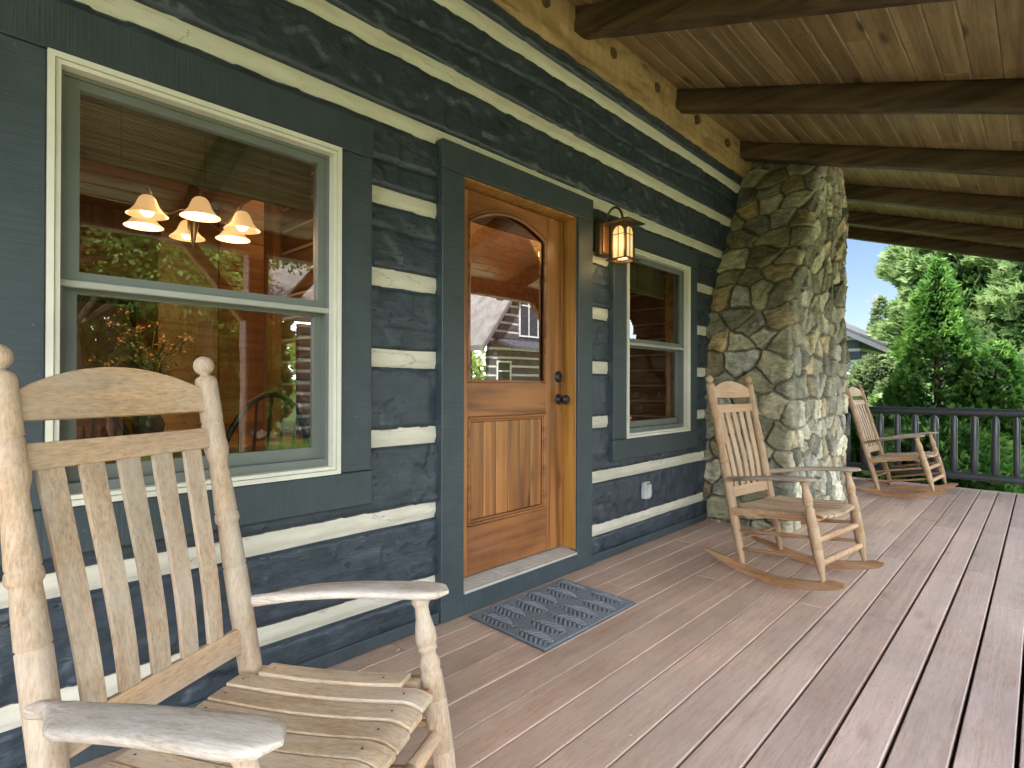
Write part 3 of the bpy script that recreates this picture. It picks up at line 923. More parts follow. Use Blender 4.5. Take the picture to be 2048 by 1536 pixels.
# ------------------------------------------------------------------ railing at the end of the porch
rail = thing('porch_railing', 'black round log railing across the far end of the porch deck', 'railing', (8.10, 0, 0))
def round_log(p0, p1, r, seed, seg=40, ns_=16):
    p0 = Vector(p0); p1 = Vector(p1)
    pts = [p0.lerp(p1, i / seg) for i in range(seg + 1)]
    rs = [r * (1 + .07 * float(vnoise(i * .35, seed, seed))) for i in range(seg + 1)]
    return MB().tube(pts, rs, ns_)
round_log((0, .3, .868), (0, -2.9, .874), .043, 3).build('top_rail', M['rail_black'], rail)
round_log((0, .3, .158), (0, -2.9, .146), .042, 4).build('bottom_rail', M['rail_black'], rail)
b0 = None
for k in range(17):
    y = .42 - k * .1785
    rr = .036 + .004 * math.sin(k * 2.3) + .002 * math.sin(k * 5.1)
    mb = MB()
    mb.lathe((0, y, .155), (0, y + .004 * math.sin(k), .872), [(0, .018), (.030, .018), (.058, rr), (.2, rr * 1.02), (.4, rr * .98), (.630, rr), (.664, .019), (.717, .018)], 14)
    mb.build('baluster', M['rail_black'], rail)

# ------------------------------------------------------------------ rocking chairs
def on_post(p0, p1, d):
    p0 = Vector(p0); p1 = Vector(p1); return p0 + (p1 - p0).normalized() * d
FIN = (-.435, .243, 1.198); RB = (-.202, .245, .058)
FB = (.287, .290, .086); FT = (.187, .300, .628)
def make_chair(label):
    t = thing('rocking_chair', label, 'rocking chair')
    for s in (-1, 1):
        fin = (FIN[0], s * FIN[1], FIN[2]); rb = (RB[0], s * RB[1], RB[2])
        d = (Vector(rb) - Vector(fin)).normalized()
        prof = [(-.027 + .0, .001)]
        for i in range(1, 9):
            a = PI * i / 9; prof.append((-.026 * math.cos(a), .026 * math.sin(a)))
        prof += [(.0255, .0125), (.028, .0125), (.030, .019), (.036, .0255), (.046, .0275), (.152, .0272), (.1545, .0250), (.157, .0250), (.1595, .0272),
                 (.205, .0270), (.212, .0292), (.230, .0298), (.240, .0285), (.258, .0235), (.270, .0228), (.33, .0252), (.395, .0282), (.399, .0262), (.403, .0288), (.412, .0302), (.421, .0298), (.427, .0262), (.431, .0245),
                 (.47, .0268), (.540, .0288), (.5425, .0262), (.545, .0262), (.5475, .0288), (.62, .0290), (.80, .0288), (.93, .0278), (1.02, .0262), (1.10, .0205), (1.164, .0135)]
        MB().lathe(fin, on_post(fin, rb, 1.2), prof, 22, rt()).build('rear_post', M['chair_z'], t)
        ft = (FT[0], s * FT[1], FT[2]); fb = (FB[0], s * FB[1], FB[2])
        prof = [(0, .0215), (.010, .0215), (.018, .0245), (.024, .0200), (.034, .0170), (.055, .0185), (.090, .0255), (.110, .0272), (.119, .0250), (.123, .0215), (.128, .0245), (.134, .0245), (.140, .0190), (.148, .0185), (.158, .0235), (.166, .0262), (.176, .0258), (.184, .0235),
                (.192, .0265), (.25, .0290), (.2525, .0262), (.255, .0262), (.2575, .0292), (.372, .0290), (.3745, .0262), (.377, .0262), (.3795, .0288), (.43, .0262), (.485, .0200), (.530, .0130), (.552, .0105)]
        MB().lathe(ft, fb, prof, 22, rt()).build('front_post', M['chair_z'], t)
        # arm: round neck at the back widening outwards to a paddle
        ns_ = 30; P = []
        pa = Vector((-.302, .262, .566)); pt_ = Vector((.262, .300, .640))
        xs = np.linspace(0, 1, ns_)
        for f in xs:
            x = pa.x + (pt_.x - pa.x) * f; z = pa.z + (pt_.z - pa.z) * f + .012 * math.sin(PI * f)
            inner = .248 + .006 * math.sin(f * PI) + .010 * f
            k = min(max((f - .06) / .24, 0), 1); k = k * k * (3 - 2 * k)
            outer = .277 + .066 * k + .012 * f
            th_ = .0125 + .003 * (1 - k)
            if f > .86:      # rounded end
                q = (f - .86) / .14; sh = math.sqrt(max(0, 1 - q ** 2.4))
                mid = (inner + outer) / 2
                inner = mid + (inner - mid) * max(sh, .06); outer = mid + (outer - mid) * max(sh, .06)
                th_ *= max(.35, sh ** .5)
            w2 = (outer - inner) / 2; c = (outer + inner) / 2
            ring = []
            for a in range(20):
                an_ = 2 * PI * a / 20
                ca, sa = math.cos(an_), math.sin(an_)
                e = .45 if k > .3 else .9
                ring.append((x, s * (c + w2 * math.copysign(abs(ca) ** e, ca)), z + th_ * math.copysign(abs(sa) ** .75, sa)))
            ring.append(ring[0])
            P.append(ring)
        P = np.array(P)
        mb = MB(); mb.grid(P, rt(), True, flip=(s > 0))
        mb.add(P[0, :20].tolist(), [list(range(20))]); mb.add(P[-1, :20].tolist(), [list(range(20))])
        mb.build('arm', M['chair_arm'], t)
        # rocker
        up = []; lo = []
        nn = 34
        u0, u1 = -.462, .392
        for i in range(nn + 1):
            u = u0 + (u1 - u0) * i / nn
            zb_ = .5 * u * u
            hh = .050
            if u < -.22: hh = .050 * max(.10, 1 - ((-u - .22) / .242) ** 1.6 * .92)
            if u > .33: hh = .050 * max(.30, 1 - ((u - .33) / .062) ** 2 * .72)
            if u > .37: zb_ += (u - .37) * .5
            lo.append((u, zb_)); up.append((u, zb_ + hh))
        w_ = s * (.278 + .008)
        mb = MB()
        for i in range(nn):
            a, b_, c, d_ = lo[i], lo[i + 1], up[i + 1], up[i]
            def yy(u): return s * (.272 + .016 * (u - u0) / (u1 - u0))
            q = []
            for (u, z) in (a, b_, c, d_):
                q += [(u, yy(u) - .013, z), (u, yy(u) + .013, z)]
            fs = [[0, 2, 4, 6], [1, 7, 5, 3], [0, 1, 3, 2], [6, 4, 5, 7]]
            if i == 0: fs.append([0, 6, 7, 1])
            if i == nn - 1: fs.append([2, 3, 5, 4])
            mb.add(q, fs, (.5, .2 + .1 * s))
        mb.build('rocker', M['chair_rock'], t)
        # side rungs
        def rp(z): f = (FIN[2] - z) / (FIN[2] - RB[2]); return Vector((FIN[0] + (RB[0] - FIN[0]) * f, s * .244, z))
        def fp(z): f = (FT[2] - z) / (FT[2] - FB[2]); return Vector((FT[0] + (FB[0] - FT[0]) * f, s * (.300 - .01 * f), z))
        for zr, zf in ((.357, .425), (.256, .318), (.146, .208)):
            MB().tube([rp(zr), rp(zr).lerp(fp(zf), .5), fp(zf)], [.0095, .0115, .0095], 10, rt()).build('side_rung', M['chair_rock'], t)
    def back(d, y): # point on the back plane, d along post from the finial centre
        p = on_post((FIN[0], 0, FIN[2]), (RB[0], 0, RB[2]), d); p.y = y; return p
    bd = (Vector((RB[0], 0, RB[2])) - Vector((FIN[0], 0, FIN[2]))).normalized()
    nrm = Vector((bd.z * -1, 0, bd.x)) * 1.0      # pointing forward
    if nrm.x < 0: nrm = -nrm
    def slab(name, outline, th, mat, bow=0.):
        """outline: list of (d_top, d_bot) sampled across y"""
        mb = MB(); n = len(outline)
        F = []
        for (y, da, db) in outline:
            o = nrm * (-bow * (1 - (y / .235) ** 2))
            F.append([back(da, y) + o + nrm * th / 2, back(da, y) + o - nrm * th / 2, back(db, y) + o - nrm * th / 2, back(db, y) + o + nrm * th / 2])
        fs = []; vs = [p for r_ in F for p in r_]
        for i in range(n - 1):
            for k in range(4):
                fs.append([i * 4 + k, (i + 1) * 4 + k, (i + 1) * 4 + (k + 1) % 4, i * 4 + (k + 1) % 4])
        fs.append([3, 2, 1, 0]); e = (n - 1) * 4; fs.append([e, e + 1, e + 2, e + 3])
        mb.add(vs, fs, rt())
        o = mb.build(name, mat, t)
        bv = o.modifiers.new('b', 'BEVEL'); bv.width = .0025; bv.segments = 2; bv.limit_method = 'ANGLE'
        return o
    W_ = .2265
    ys = np.linspace(-W_, W_, 25)
    slab('crest_rail', [(y, .068 - .058 * (1 - (abs(y) / W_) ** 2.0), .124) for y in ys], .020, M['chair_y'], .012)
    slab('upper_rail', [(y, .169, .222) for y in ys], .020, M['chair_y'], .012)
    slab('lower_rail', [(y, .700, .762) for y in ys], .020, M['chair_y'], .006)
    for k in range(5):
        y = (k - 2) * .0855
        mb = MB(); sg = 14; vs = []; fs = []
        for i in range(sg + 1):
            f = i / sg; d = .215 + (.712 - .215) * f
            off = -.012 * (1 - f) - .006 * f + .018 * math.sin(PI * f) * f + .0
            wd = .0262 * (1 - .14 * f)
            c = back(d, y * (1 - .12 * f)) + nrm * (off * (1 - (y / .3) ** 2))
            for (a, b_) in ((-1, 1), (1, 1), (1, -1), (-1, -1)):
                vs.append(c + Vector((0, a * wd, 0)) + nrm * b_ * .0055)
        for i in range(sg):
            for q in range(4):
                fs.append([i * 4 + q, i * 4 + (q + 1) % 4, (i + 1) * 4 + (q + 1) % 4, (i + 1) * 4 + q])
        mb.add(vs, fs, rt())
        o = mb.build('back_slat', M['chair_z'], t)
        bv = o.modifiers.new('b', 'BEVEL'); bv.width = .002; bv.segments = 2; bv.limit_method = 'ANGLE'
    # seat: dished slats running front to back over a frame
    def seat_z(u, w):
        f = (u + .26) / .53
        z = .424 + .036 * f - .012 * math.sin(PI * min(max(f, 0), 1)) - .020 * (1 - (w / .27) ** 2)
        if u > .205: z -= ((u - .205) / .06) ** 2 * .020
        return z
    nsl = 9
    for k in range(nsl):
        wc = (k - (nsl - 1) / 2) * .0595
        edge_sl = k in (0, nsl - 1)
        u0, u1 = (-.215, .178) if edge_sl else (-.262, .268 - .012 * (wc / .24) ** 2)
        hw = .0272
        if k in (0, nsl - 1): wc *= .985
        mb = MB(); sg = 22; vs = []; fs = []
        for i in range(sg + 1):
            u = u0 + (u1 - u0) * i / sg
            sc_ = 1.0 + .10 * (u + .26) / .53
            for dw, dz in ((-hw, 0), (hw, 0), (hw, -.014), (-hw, -.014)):
                w = (wc + dw) * sc_ * .98
                vs.append((u, w, seat_z(u, wc * 1.0) + dz))
        for i in range(sg):
            for q in range(4):
                fs.append([i * 4 + q, (i + 1) * 4 + q, (i + 1) * 4 + (q + 1) % 4, i * 4 + (q + 1) % 4][::-1])
        fs.append([0, 1, 2, 3][::-1]); e = sg * 4; fs.append([e, e + 1, e + 2, e + 3])
        mb.add(vs, fs, rt())
        o = mb.build('seat_slat', M['chair_x'], t)
        bv = o.modifiers.new('b', 'BEVEL'); bv.width = .0035; bv.segments = 3; bv.limit_method = 'ANGLE'
        bv.harden_normals = True
        nm = MB()
        for u in (u0 + .028, u1 - .060):
            sc_ = 1.0 + .10 * (u + .26) / .53
            zn = seat_z(u, wc) + .0006
            nm.add([(u + .0032 * math.cos(a_), wc * sc_ * .98 + .0032 * math.sin(a_), zn) for a_ in np.linspace(0, 2 * PI, 9)[:-1]], [list(range(8))])
        nm.build('nail_heads', M['gasket'], o)
        for p in o.data.polygons: p.use_smooth = True
    mb = MB()
    for s in (-1, 1):
        m3 = MB(); m3.prism([(-.262, .352), (.205, .396), (.205, .434), (-.262, .398)], s * .262 - .010, s * .262 + .010, rt()); m3.build('seat_side_rail', M['chair_y'], t)
    mb.box(.150, .172, -.250, .250, .370, .400, .002, rt()); mb.build('seat_frame', M['chair_y'], t); mb = MB(); mb.box(-.240, -.218, -.236, .236, .355, .385, .002, rt())
    mb.build('seat_frame', M['chair_y'], t)
    fpx = lambda z: FT[0] + (FB[0] - FT[0]) * (FT[2] - z) / (FT[2] - FB[2])
    for z in (.302, .182):
        L2 = .292
        pr = [(0, .011), (.03, .0165), (.11, .0185)]
        for c in (.16, .235, .355, .43):
            pr += [(c - .003, .0195), (c - .0015, .0175), (c + .0015, .0175), (c + .003, .0195)]
        pr += [(.50, .018), (.555, .0165), (.585, .011)]
        MB().lathe((fpx(z), -L2, z), (fpx(z), L2, z), pr, 16, rt()).build('front_rung', M['chair_y'], t)
    MB().tube([(fpx(.405), -.29, .405), (fpx(.405), .29, .405)], .011, 10, rt()).build('front_rung', M['chair_rock'], t)
    rpx = lambda z: FIN[0] + (RB[0] - FIN[0]) * (FIN[2] - z) / (FIN[2] - RB[2])
    for z in (.20, .33):
        MB().tube([(rpx(z), -.24, z), (rpx(z), .24, z)], .011, 10, rt()).build('rear_rung', M['chair_rock'], t)
    return t

chair = make_chair('weathered wooden rocking chair in the left foreground before the wide window')
chair['group'] = 'wooden porch rockers'
chair.location = (.508, -.933, 0); chair.rotation_euler = (0, math.radians(.43), math.radians(-62.74))
dup(chair, (3.71, -.988, 0), (0, 0, math.radians(-97.73)), 'tan wooden rocking chair beside the stone chimney, facing the open side of the porch')
dup(chair, (7.28, -1.048, .003), (0, math.radians(-4.3), math.radians(-93.85)), 'tan wooden rocking chair beyond the chimney, near the black railing')

tan_of = {M[k]: TAN[k] for k in TAN}
for r in [o for o in COL.objects if o.name.startswith('rocking_chair.')]:
    for c in r.children:
        if c.type == 'MESH' and c.data.materials[0] in tan_of:
            c.material_slots[0].link = 'OBJECT'; c.material_slots[0].material = tan_of[c.data.materials[0]]

# ------------------------------------------------------------------ wall lantern
lan = thing('wall_lantern', 'lit bronze wall lantern with amber glass between door and window', 'wall lantern', (3.10, 0, 0))
mb = MB(); mb.box(-.075, .035, -.022, .03, 2.000, 2.238, .008)
mb.build('backplate', M['bronze'], lan)
mb = MB(); mb.box(-.050, .012, -.030, -.020, 2.02, 2.215, .004)
mb.build('backplate_inlay', M['copper'], lan)
mb = MB()
pts = [(-.02, -.02, 2.19)] + [(-.02 + .02 * f, -.03 - .11 * f * .0 - .055 * (1 - math.cos(PI * f)), 2.225 + .085 * math.sin(PI * f) + .0) for f in np.linspace(0, 1, 14)]
mb.tube(pts, .008, 10)
mb.build('arm', M['bronze'], lan)
LC = (0, -.14)
mb = MB()
hx = .104
mb.add([(LC[0] - hx, LC[1] - hx, 2.192), (LC[0] + hx, LC[1] - hx, 2.192), (LC[0] + hx, LC[1] + hx, 2.192), (LC[0] - hx, LC[1] + hx, 2.192),
        (LC[0] - hx, LC[1] - hx, 2.199), (LC[0] + hx, LC[1] - hx, 2.199), (LC[0] + hx, LC[1] + hx, 2.199), (LC[0] - hx, LC[1] + hx, 2.199),
        (LC[0] - .03, LC[1] - .03, 2.224), (LC[0] + .03, LC[1] - .03, 2.224), (LC[0] + .03, LC[1] + .03, 2.224), (LC[0] - .03, LC[1] + .03, 2.224)],
       [[3, 2, 1, 0], [0, 1, 5, 4], [1, 2, 6, 5], [2, 3, 7, 6], [3, 0, 4, 7], [4, 5, 9, 8], [5, 6, 10, 9], [6, 7, 11, 10], [7, 4, 8, 11], [8, 9, 10, 11]])
mb.build('cap', M['bronze'], lan)
hb = .049
mb = MB()
for sx in (-1, 1):
    for sy in (-1, 1):
        mb.box(LC[0] + sx * hb - .008, LC[0] + sx * hb + .008, LC[1] + sy * hb - .008, LC[1] + sy * hb + .008, 1.965, 2.192, .002)
mb.ring(LC[0] - hb, LC[0] + hb, 1.965, 2.19, .001, .001, .022, .012, LC[1] - hb - .004, LC[1] - hb + .004)
# arched heads of the four openings, cut as spandrels
for sgn in (-1, 1):
    for side_ in range(4):
        n = 8; poly = []
        for i in range(n + 1):
            a = PI / 2 * i / n
            poly.append((sgn * (hb - .006) * math.cos(a) * .98, 2.125 + .048 * math.sin(a)))
        poly += [(0, 2.19), (sgn * (hb - .004), 2.19)]
        if side_ < 2:
            yy = LC[1] + (-hb if side_ == 0 else hb)
            mb.prism([(LC[0] + p, q) for p, q in poly], yy - .005, yy + .003)
        else:
            xx = LC[0] + (-hb if side_ == 2 else hb)
            mb.prism([(LC[1] + p, q) for p, q in poly], xx - .004, xx + .004, axis='x')
for side_ in range(4):
    if side_ < 2:
        yy = LC[1] + (-hb - .004 if side_ == 0 else hb + .004)
        mb.box(LC[0] - .002, LC[0] + .002, yy - .002, yy + .002, 1.975, 2.19, 0); mb.box(LC[0] - hb, LC[0] + hb, yy - .0015, yy + .0025, 2.118, 2.121, 0)
    else:
        xx = LC[0] + (-hb - .004 if side_ == 2 else hb + .004)
        mb.box(xx - .002, xx + .002, LC[1] - .002, LC[1] + .002, 1.975, 2.19, 0); mb.box(xx - .0015, xx + .0025, LC[1] - hb, LC[1] + hb, 2.118, 2.121, 0)
mb.build('cage', M['bronze'], lan)
mb = MB()
mb.ring(LC[0] - .078, LC[0] + .078, 0, .156, .03, .03, .03, .03, 0, .010)
v2 = [(p[0], LC[1] - .078 + p[2], 1.956 + p[1]) for p in mb.v]
m2 = MB(); m2.add(v2, [f[::-1] for f in mb.f])
m2.build('base_plate', M['bronze'], lan)
def amber():
    m, nt, b = new_mat('amber art glass lit')
    tc = nt.nodes.new('ShaderNodeTexCoord')
    v = tc.outputs['Object']
    n = noise(nt, mapping(nt, v, (40, 40, 9)), 1., 5., .6, 1.5)
    geo = nd(nt, 'ShaderNodeSeparateXYZ', i0=v)
    g = math_(nt, 'SUBTRACT', 1., math_(nt, 'MULTIPLY', math_(nt, 'ABSOLUTE', math_(nt, 'SUBTRACT', geo.outputs[2], 2.055)), 5.0), True)
    c = ramp(nt, math_(nt, 'ADD', math_(nt, 'MULTIPLY', n, .6), math_(nt, 'MULTIPLY', g, .5)), [(.35, (.72, .34, .06)), (.6, (1., .66, .22)), (.85, (1., .86, .5))])
    nt.links.new(c, b.inputs['Emission Color']); b.inputs['Emission Strength'].default_value = .92
    b.inputs['Base Color'].default_value = (.3, .2, .08, 1); b.inputs['Roughness'].default_value = .25
    return m
M['amber'] = amber()
for k in range(4):
    mb = MB()
    if k < 2:
        yy = LC[1] + (-hb + .002 if k == 0 else hb - .002); mb.box(LC[0] - hb + .006, LC[0] + hb - .006, yy - .001, yy + .001, 1.972, 2.186, 0)
    else:
        xx = LC[0] + (-hb + .002 if k == 2 else hb - .002); mb.box(xx - .001, xx + .001, LC[1] - hb + .006, LC[1] + hb - .006, 1.972, 2.186, 0)
    mb.build('glass_panel', M['amber'], lan)
def lamp(name, loc, power, col, r=.03):
    l = bpy.data.lights.new(name, 'POINT'); l.energy = power; l.color = col; l.shadow_soft_size = r
    o = bpy.data.objects.new(name, l); COL.objects.link(o); o.location = loc
    return o
lamp('lantern_light', (3.10, -.14, 1.935), 1.0, (1., .62, .25), .03)
lamp('lantern_glow', (2.99, -.16, 2.07), .9, (1., .60, .22), .05)

# ------------------------------------------------------------------ outlet cover, door mat, leaves
ot = thing('outlet_cover', 'small white weatherproof outlet cover low on the log wall', 'outlet cover', (3.655, .01, .39))
MB().box(-.036, .036, -.022, .02, -.062, .062, .006).build('cover_plate', M['outlet'], ot)
mb = MB(); mb.box(-.028, .028, -.034, -.0225, -.050, .046, .005); mb.build('flap', M['outlet'], ot)
MB().tube([(-.03, -.03, .052), (.03, -.03, .052)], .004, 8).build('hinge', plain('dark outlet hinge', (.08, .08, .08), .5), ot)

mat_w, mat_d = .748, .515
nx, ny = 300, 210
X, Y = np.meshgrid(np.linspace(0, mat_w, nx), np.linspace(0, mat_d, ny), indexing='ij')
H = np.full(X.shape, .010)
cw, chh = mat_w / 6.0, mat_d / 2.0
for i in range(6):
    for j in range(2):
        cx = (i + .5) * cw + .0; cy = (j + .5) * chh + (.018 if i % 2 else -.018)
        u = (X - cx) / (cw * .46); vv = (Y - cy) / (chh * .47)
        ins = (np.abs(u) < (1 - np.abs(vv) ** 1.8) * 1.0) & (np.abs(vv) < 1)
        vein = np.abs(((vv * 4.2 + np.abs(u) * 1.5) % 1) - .5) * 2
        rib = np.where(np.abs(u) < .10, 0.2, np.clip((vein - .32) * 3, 0, 1))
        H = np.where(ins, .0075 + rib * .0055, H)
eg = np.minimum(np.minimum(X, mat_w - X), np.minimum(Y, mat_d - Y))
H = np.where(eg < .016, .0105, H) + vnoise(X * 160, Y * 160, 3) * .0016 + vnoise(X * 3, Y * 3, 9) * .003
H = H * np.clip(eg / .004, .1, 1)
ca, sa = math.cos(math.radians(-.6)), math.sin(math.radians(-.6))
Xw = 1.875 + X + .0 - .02 * (1 - Y / mat_d); Yw = -.028 - (mat_d - Y)
P = np.stack([Xw - 2.24, Yw + .28, H + .0005], -1)
matt = new_mat('charcoal ribbed mat')
m, nt, b = matt
v, tr = coords(nt, False)
c = ramp(nt, noise(nt, v, 160., 2., .5), [(.3, (.10, .11, .122)), (.7, (.19, .205, .225))])
sepz = nd(nt, 'ShaderNodeSeparateXYZ', i0=v)
hz_ = ramp(nt, math_(nt, 'MULTIPLY', sepz.outputs[2], 60.), [(.40, .42), (.70, 1.15)])
c = mixc(nt, 1., c, hz_, 'MULTIPLY')
nt.links.new(c, b.inputs['Base Color']); b.inputs['Roughness'].default_value = .95
b.inputs['Specular IOR Level'].default_value = .15
nt.links.new(bump(nt, noise(nt, v, 300., 2.), .5, .002), b.inputs['Normal'])
mb = MB(); mb.grid(P, None, True)
o = mb.build('doormat', m)
o.location = (2.24, -.28, 0)
tag(o, 'charcoal doormat with embossed leaf pattern on the deck before the door', 'doormat')

mleaf = plain('dry leaf', (.55, .40, .28), .7, vary=.3)
for i, (x, y, r_, lb) in enumerate(((1.425, -.075, .3, 'small pale dry leaf on the deck behind the front rocker'), (3.05, -1.20, 1.7, 'dry leaf fleck on the deck boards before the second rocker'), (2.42, -1.07, .9, 'dry leaf bit lying in a deck seam before the doormat'), (1.61, -1.12, 2.4, 'pale dry leaf on the deck at the bottom of the view'))):
    mb = MB()
    n = 7; vs = []
    sc_ = .016 if i == 0 else .008
    for k in range(n):
        f = k / (n - 1); w = math.sin(PI * f) * .45
        vs += [((f - .5) * sc_ * 1.6, -w * sc_, .002 + .35 * sc_ * (f - .4) ** 2 * 3 + .25 * sc_ * w), ((f - .5) * sc_ * 1.6, 0, .002 + .35 * sc_ * (f - .4) ** 2), ((f - .5) * sc_ * 1.6, w * sc_, .002 + .35 * sc_ * (f - .4) ** 2 * 3 + .25 * sc_ * w)]
    fs = []
    for k in range(n - 1):
        fs += [[k * 3, k * 3 + 3, k * 3 + 4, k * 3 + 1], [k * 3 + 1, k * 3 + 4, k * 3 + 5, k * 3 + 2]]
    mb.add(vs, fs)
    o = mb.build('fallen_leaf', mleaf); o.location = (x, y, .001); o.rotation_euler = (0, 0, r_)
    tag(o, lb, 'leaf', 'dry leaves on the deck')

# ------------------------------------------------------------------ things inside the dining room
ch = thing('chandelier', 'lit six light chandelier with bell shades seen through the wide window', 'chandelier', (.945, 1.02, 0))
mb = MB()
mb.lathe((0, 0, 2.78), (0, 0, 1.80), [(0, .06), (.03, .05), (.04, .008), (.55, .008), (.60, .02), (.66, .03), (.72, .018), (.80, .028), (.90, .012), (.94, .001)], 14)
mb.build('stem', M['bronze'], ch)
R_ = .235
mshade = plain('lit alabaster shade', (.7, .5, .3), .4, emis=(1., .58, .24), estr=1.05)
mbulb = plain('lit bulb', (1, 1, 1), .3, emis=(1., .86, .58), estr=5.)
for k in range(6):
    a = 2 * PI * k / 6 + .35
    cx, cy = R_ * math.cos(a), R_ * math.sin(a)
    pts = []
    for f in np.linspace(0, 1, 14):
        pts.append((cx * f, cy * f, 2.02 - .05 * math.sin(PI * f * 1.0) + .055 * f ** 2 + .03 * math.sin(PI * 2 * f)))
    MB().tube(pts, .006, 8).build('arm', M['bronze'], ch)
    mb = MB(); n = 24; vs = []; fs = []
    prof = [(0.0, .022), (.012, .034), (.03, .042), (.055, .052), (.075, .068), (.088, .083), (.092, .086)]
    for d, r_ in prof:
        for q in range(n):
            vs.append((cx + r_ * math.cos(2 * PI * q / n), cy + r_ * math.sin(2 * PI * q / n), 2.035 - d))
    for i in range(len(prof) - 1):
        for q in range(n):
            fs.append([i * n + q, i * n + (q + 1) % n, (i + 1) * n + (q + 1) % n, (i + 1) * n + q])
    mb.add(vs, fs, None, True)
    so = mb.build('shade', mshade, ch)
    mb = MB()
    pr = [(0, .012), (.02, .013), (.04, .024), (.055, .029), (.07, .026), (.082, .012), (.084, .001)]
    mb.lathe((cx, cy, 2.02), (cx, cy, 1.9), pr, 14)
    mb.build('bulb', mbulb, so)
for k in range(3):
    a = 2 * PI * k / 3 + .35
    lamp('chandelier_light', (.945 + .235 * math.cos(a), 1.02 + .235 * math.sin(a), 1.915), 4.5, (1., .66, .34), .03)
lamp('chandelier_uplight', (.945, 1.02, 2.16), 5.0, (1., .62, .30), .05)

bm_blind = wood('bamboo blind slats', (.10, .085, .035), (.24, .20, .085), 'x', 40, 1.5, 0, .6, .2, .6)
for (x0, x1), zb_, lb in ((WINS[0], 1.925, 'rolled up bamboo blind inside the wide window'), (WINS[1], 1.90, 'rolled up bamboo blind inside the window beside the chimney')):
    bl = thing('bamboo_blind', lb, 'blind', ((x0 + x1) / 2, .22, 0), group='bamboo blinds inside the windows')
    hw = (x1 - x0) / 2 - .02
    mb = MB(); z = 2.13
    while z > zb_:
        mb.tube([(-hw, 0, z), (hw, 0, z)], .0036, 6, rt()); z -= .0072
    mb.build('slats', bm_blind, bl)
    mb = MB(); mb.tube([(-hw, .012, zb_ - .004), (hw, .012, zb_ - .004)], .016, 10); mb.build('roll', bm_blind, bl)
    mb = MB()
    for sx in (-.55, .05, .6):
        mb.tube([(sx * hw, -.008, 2.13), (sx * hw, -.008, zb_ - .02)], .0022, 6)
    mb.build('cord', M['bronze'], bl)

tb = thing('dining_table', 'dark dining table set for a meal behind the wide window', 'dining table', (.75, 1.15, .10))
mb = MB(); mb.box(-.80, .80, -.42, .42, .72, .755, .008); mb.build('table_top', M['trim_in'], tb)
for sx in (-1, 1):
    for sy in (-1, 1):
        MB().lathe((sx * .7, sy * .34, .72), (sx * .7, sy * .34, 0), [(0, .04), (.1, .04), (.14, .025), (.3, .035), (.6, .022), (.72, .02)], 12).build('leg', M['trim_in'], tb)
mb = MB(); mb.box(-.72, .72, -.36, .36, .63, .718, .004); mb.build('apron', M['trim_in'], tb)

def windsor(label):
    t = thing('windsor_chair', label, 'dining chair', group='black windsor chairs round the dining table')
    mb = MB(); pts = []
    nx = 22
    P = []
    for i in range(nx + 1):
        a = 2 * PI * i / nx
        P.append((.21 * math.cos(a) * (1.05 if math.cos(a) > 0 else .95), .225 * math.sin(a)))
    mb.prism(P[:-1], .43, .455, axis='z'); mb.build('seat', M['iron'], t)
    bow = []
    for f in np.linspace(0, 1, 26):
        a = PI * f
        yy = -.215 * math.cos(a); zz_ = .45 + .56 * math.sin(a) ** .72
        bow.append((-.17 - .17 * (zz_ - .45), yy, zz_))
    MB().tube(bow, .012, 10).build('bow', M['iron'], t)
    for k in range(7):
        y = (k - 3) * .052
        a = math.acos(max(-1, min(1, -y * 1.22 / .215)))
        zt = .45 + .56 * math.sin(a) ** .72
        MB().tube([(-.17, y, .45), (-.17 - .17 * (zt - .45), y * 1.22, zt)], [.007, .006], 8).build('spindle', M['iron'], t)
    for sx in (-1, 1):
        for sy in (-1, 1):
            MB().lathe((sx * .13, sy * .14, .435), (sx * .20, sy * .19, 0), [(0, .014), (.12, .018), (.16, .012), (.3, .017), (.44, .010)], 10).build('leg', M['iron'], t)
    MB().tube([(-.16, 0, .2), (.16, 0, .2)], .009, 8).build('stretcher', M['iron'], t)
    return t
wc = windsor('black bow back windsor chair at the near side of the table, behind the rocker finial')
wc.location = (1.02, .58, .10); wc.rotation_euler = (0, 0, math.radians(95))
dup(wc, (1.44, 1.05, .10), (0, 0, math.radians(175)), 'black bow back windsor chair at the right end of the table')
dup(wc, (.38, .58, .10), (0, 0, math.radians(85)), 'black bow back windsor chair low behind the front rocker back rails')

mcloth = plain('folded napkin cloth', (.34, .36, .40), .9, bstr=.3, bscale=200)
for i, (x, y, r_, lb) in enumerate(((.40, .88, .2, 'folded grey napkin at the left place setting'), (.66, .88, .1, 'folded pale napkin at the middle place setting'), (1.28, 1.0, 1.4, 'folded napkin at the right end place setting'))):
    n = 14
    X, Y = np.meshgrid(np.linspace(-.09, .09, n), np.linspace(-.06, .06, n), indexing='ij')
    Hh = .018 + .028 * np.exp(-(X / .03) ** 2) + .01 * np.sin(Y * 90 + i) + .006 * vnoise(X * 60, Y * 60, i)
    mb = MB(); mb.grid(np.stack([X, Y * (1 - .45 * np.exp(-(X / .025) ** 2)), Hh], -1)); o = mb.build('napkin', mcloth)
    o.location = (x, y, .857); o.rotation_euler = (0, 0, r_); tag(o, lb, 'napkin', 'napkins on the dining table')

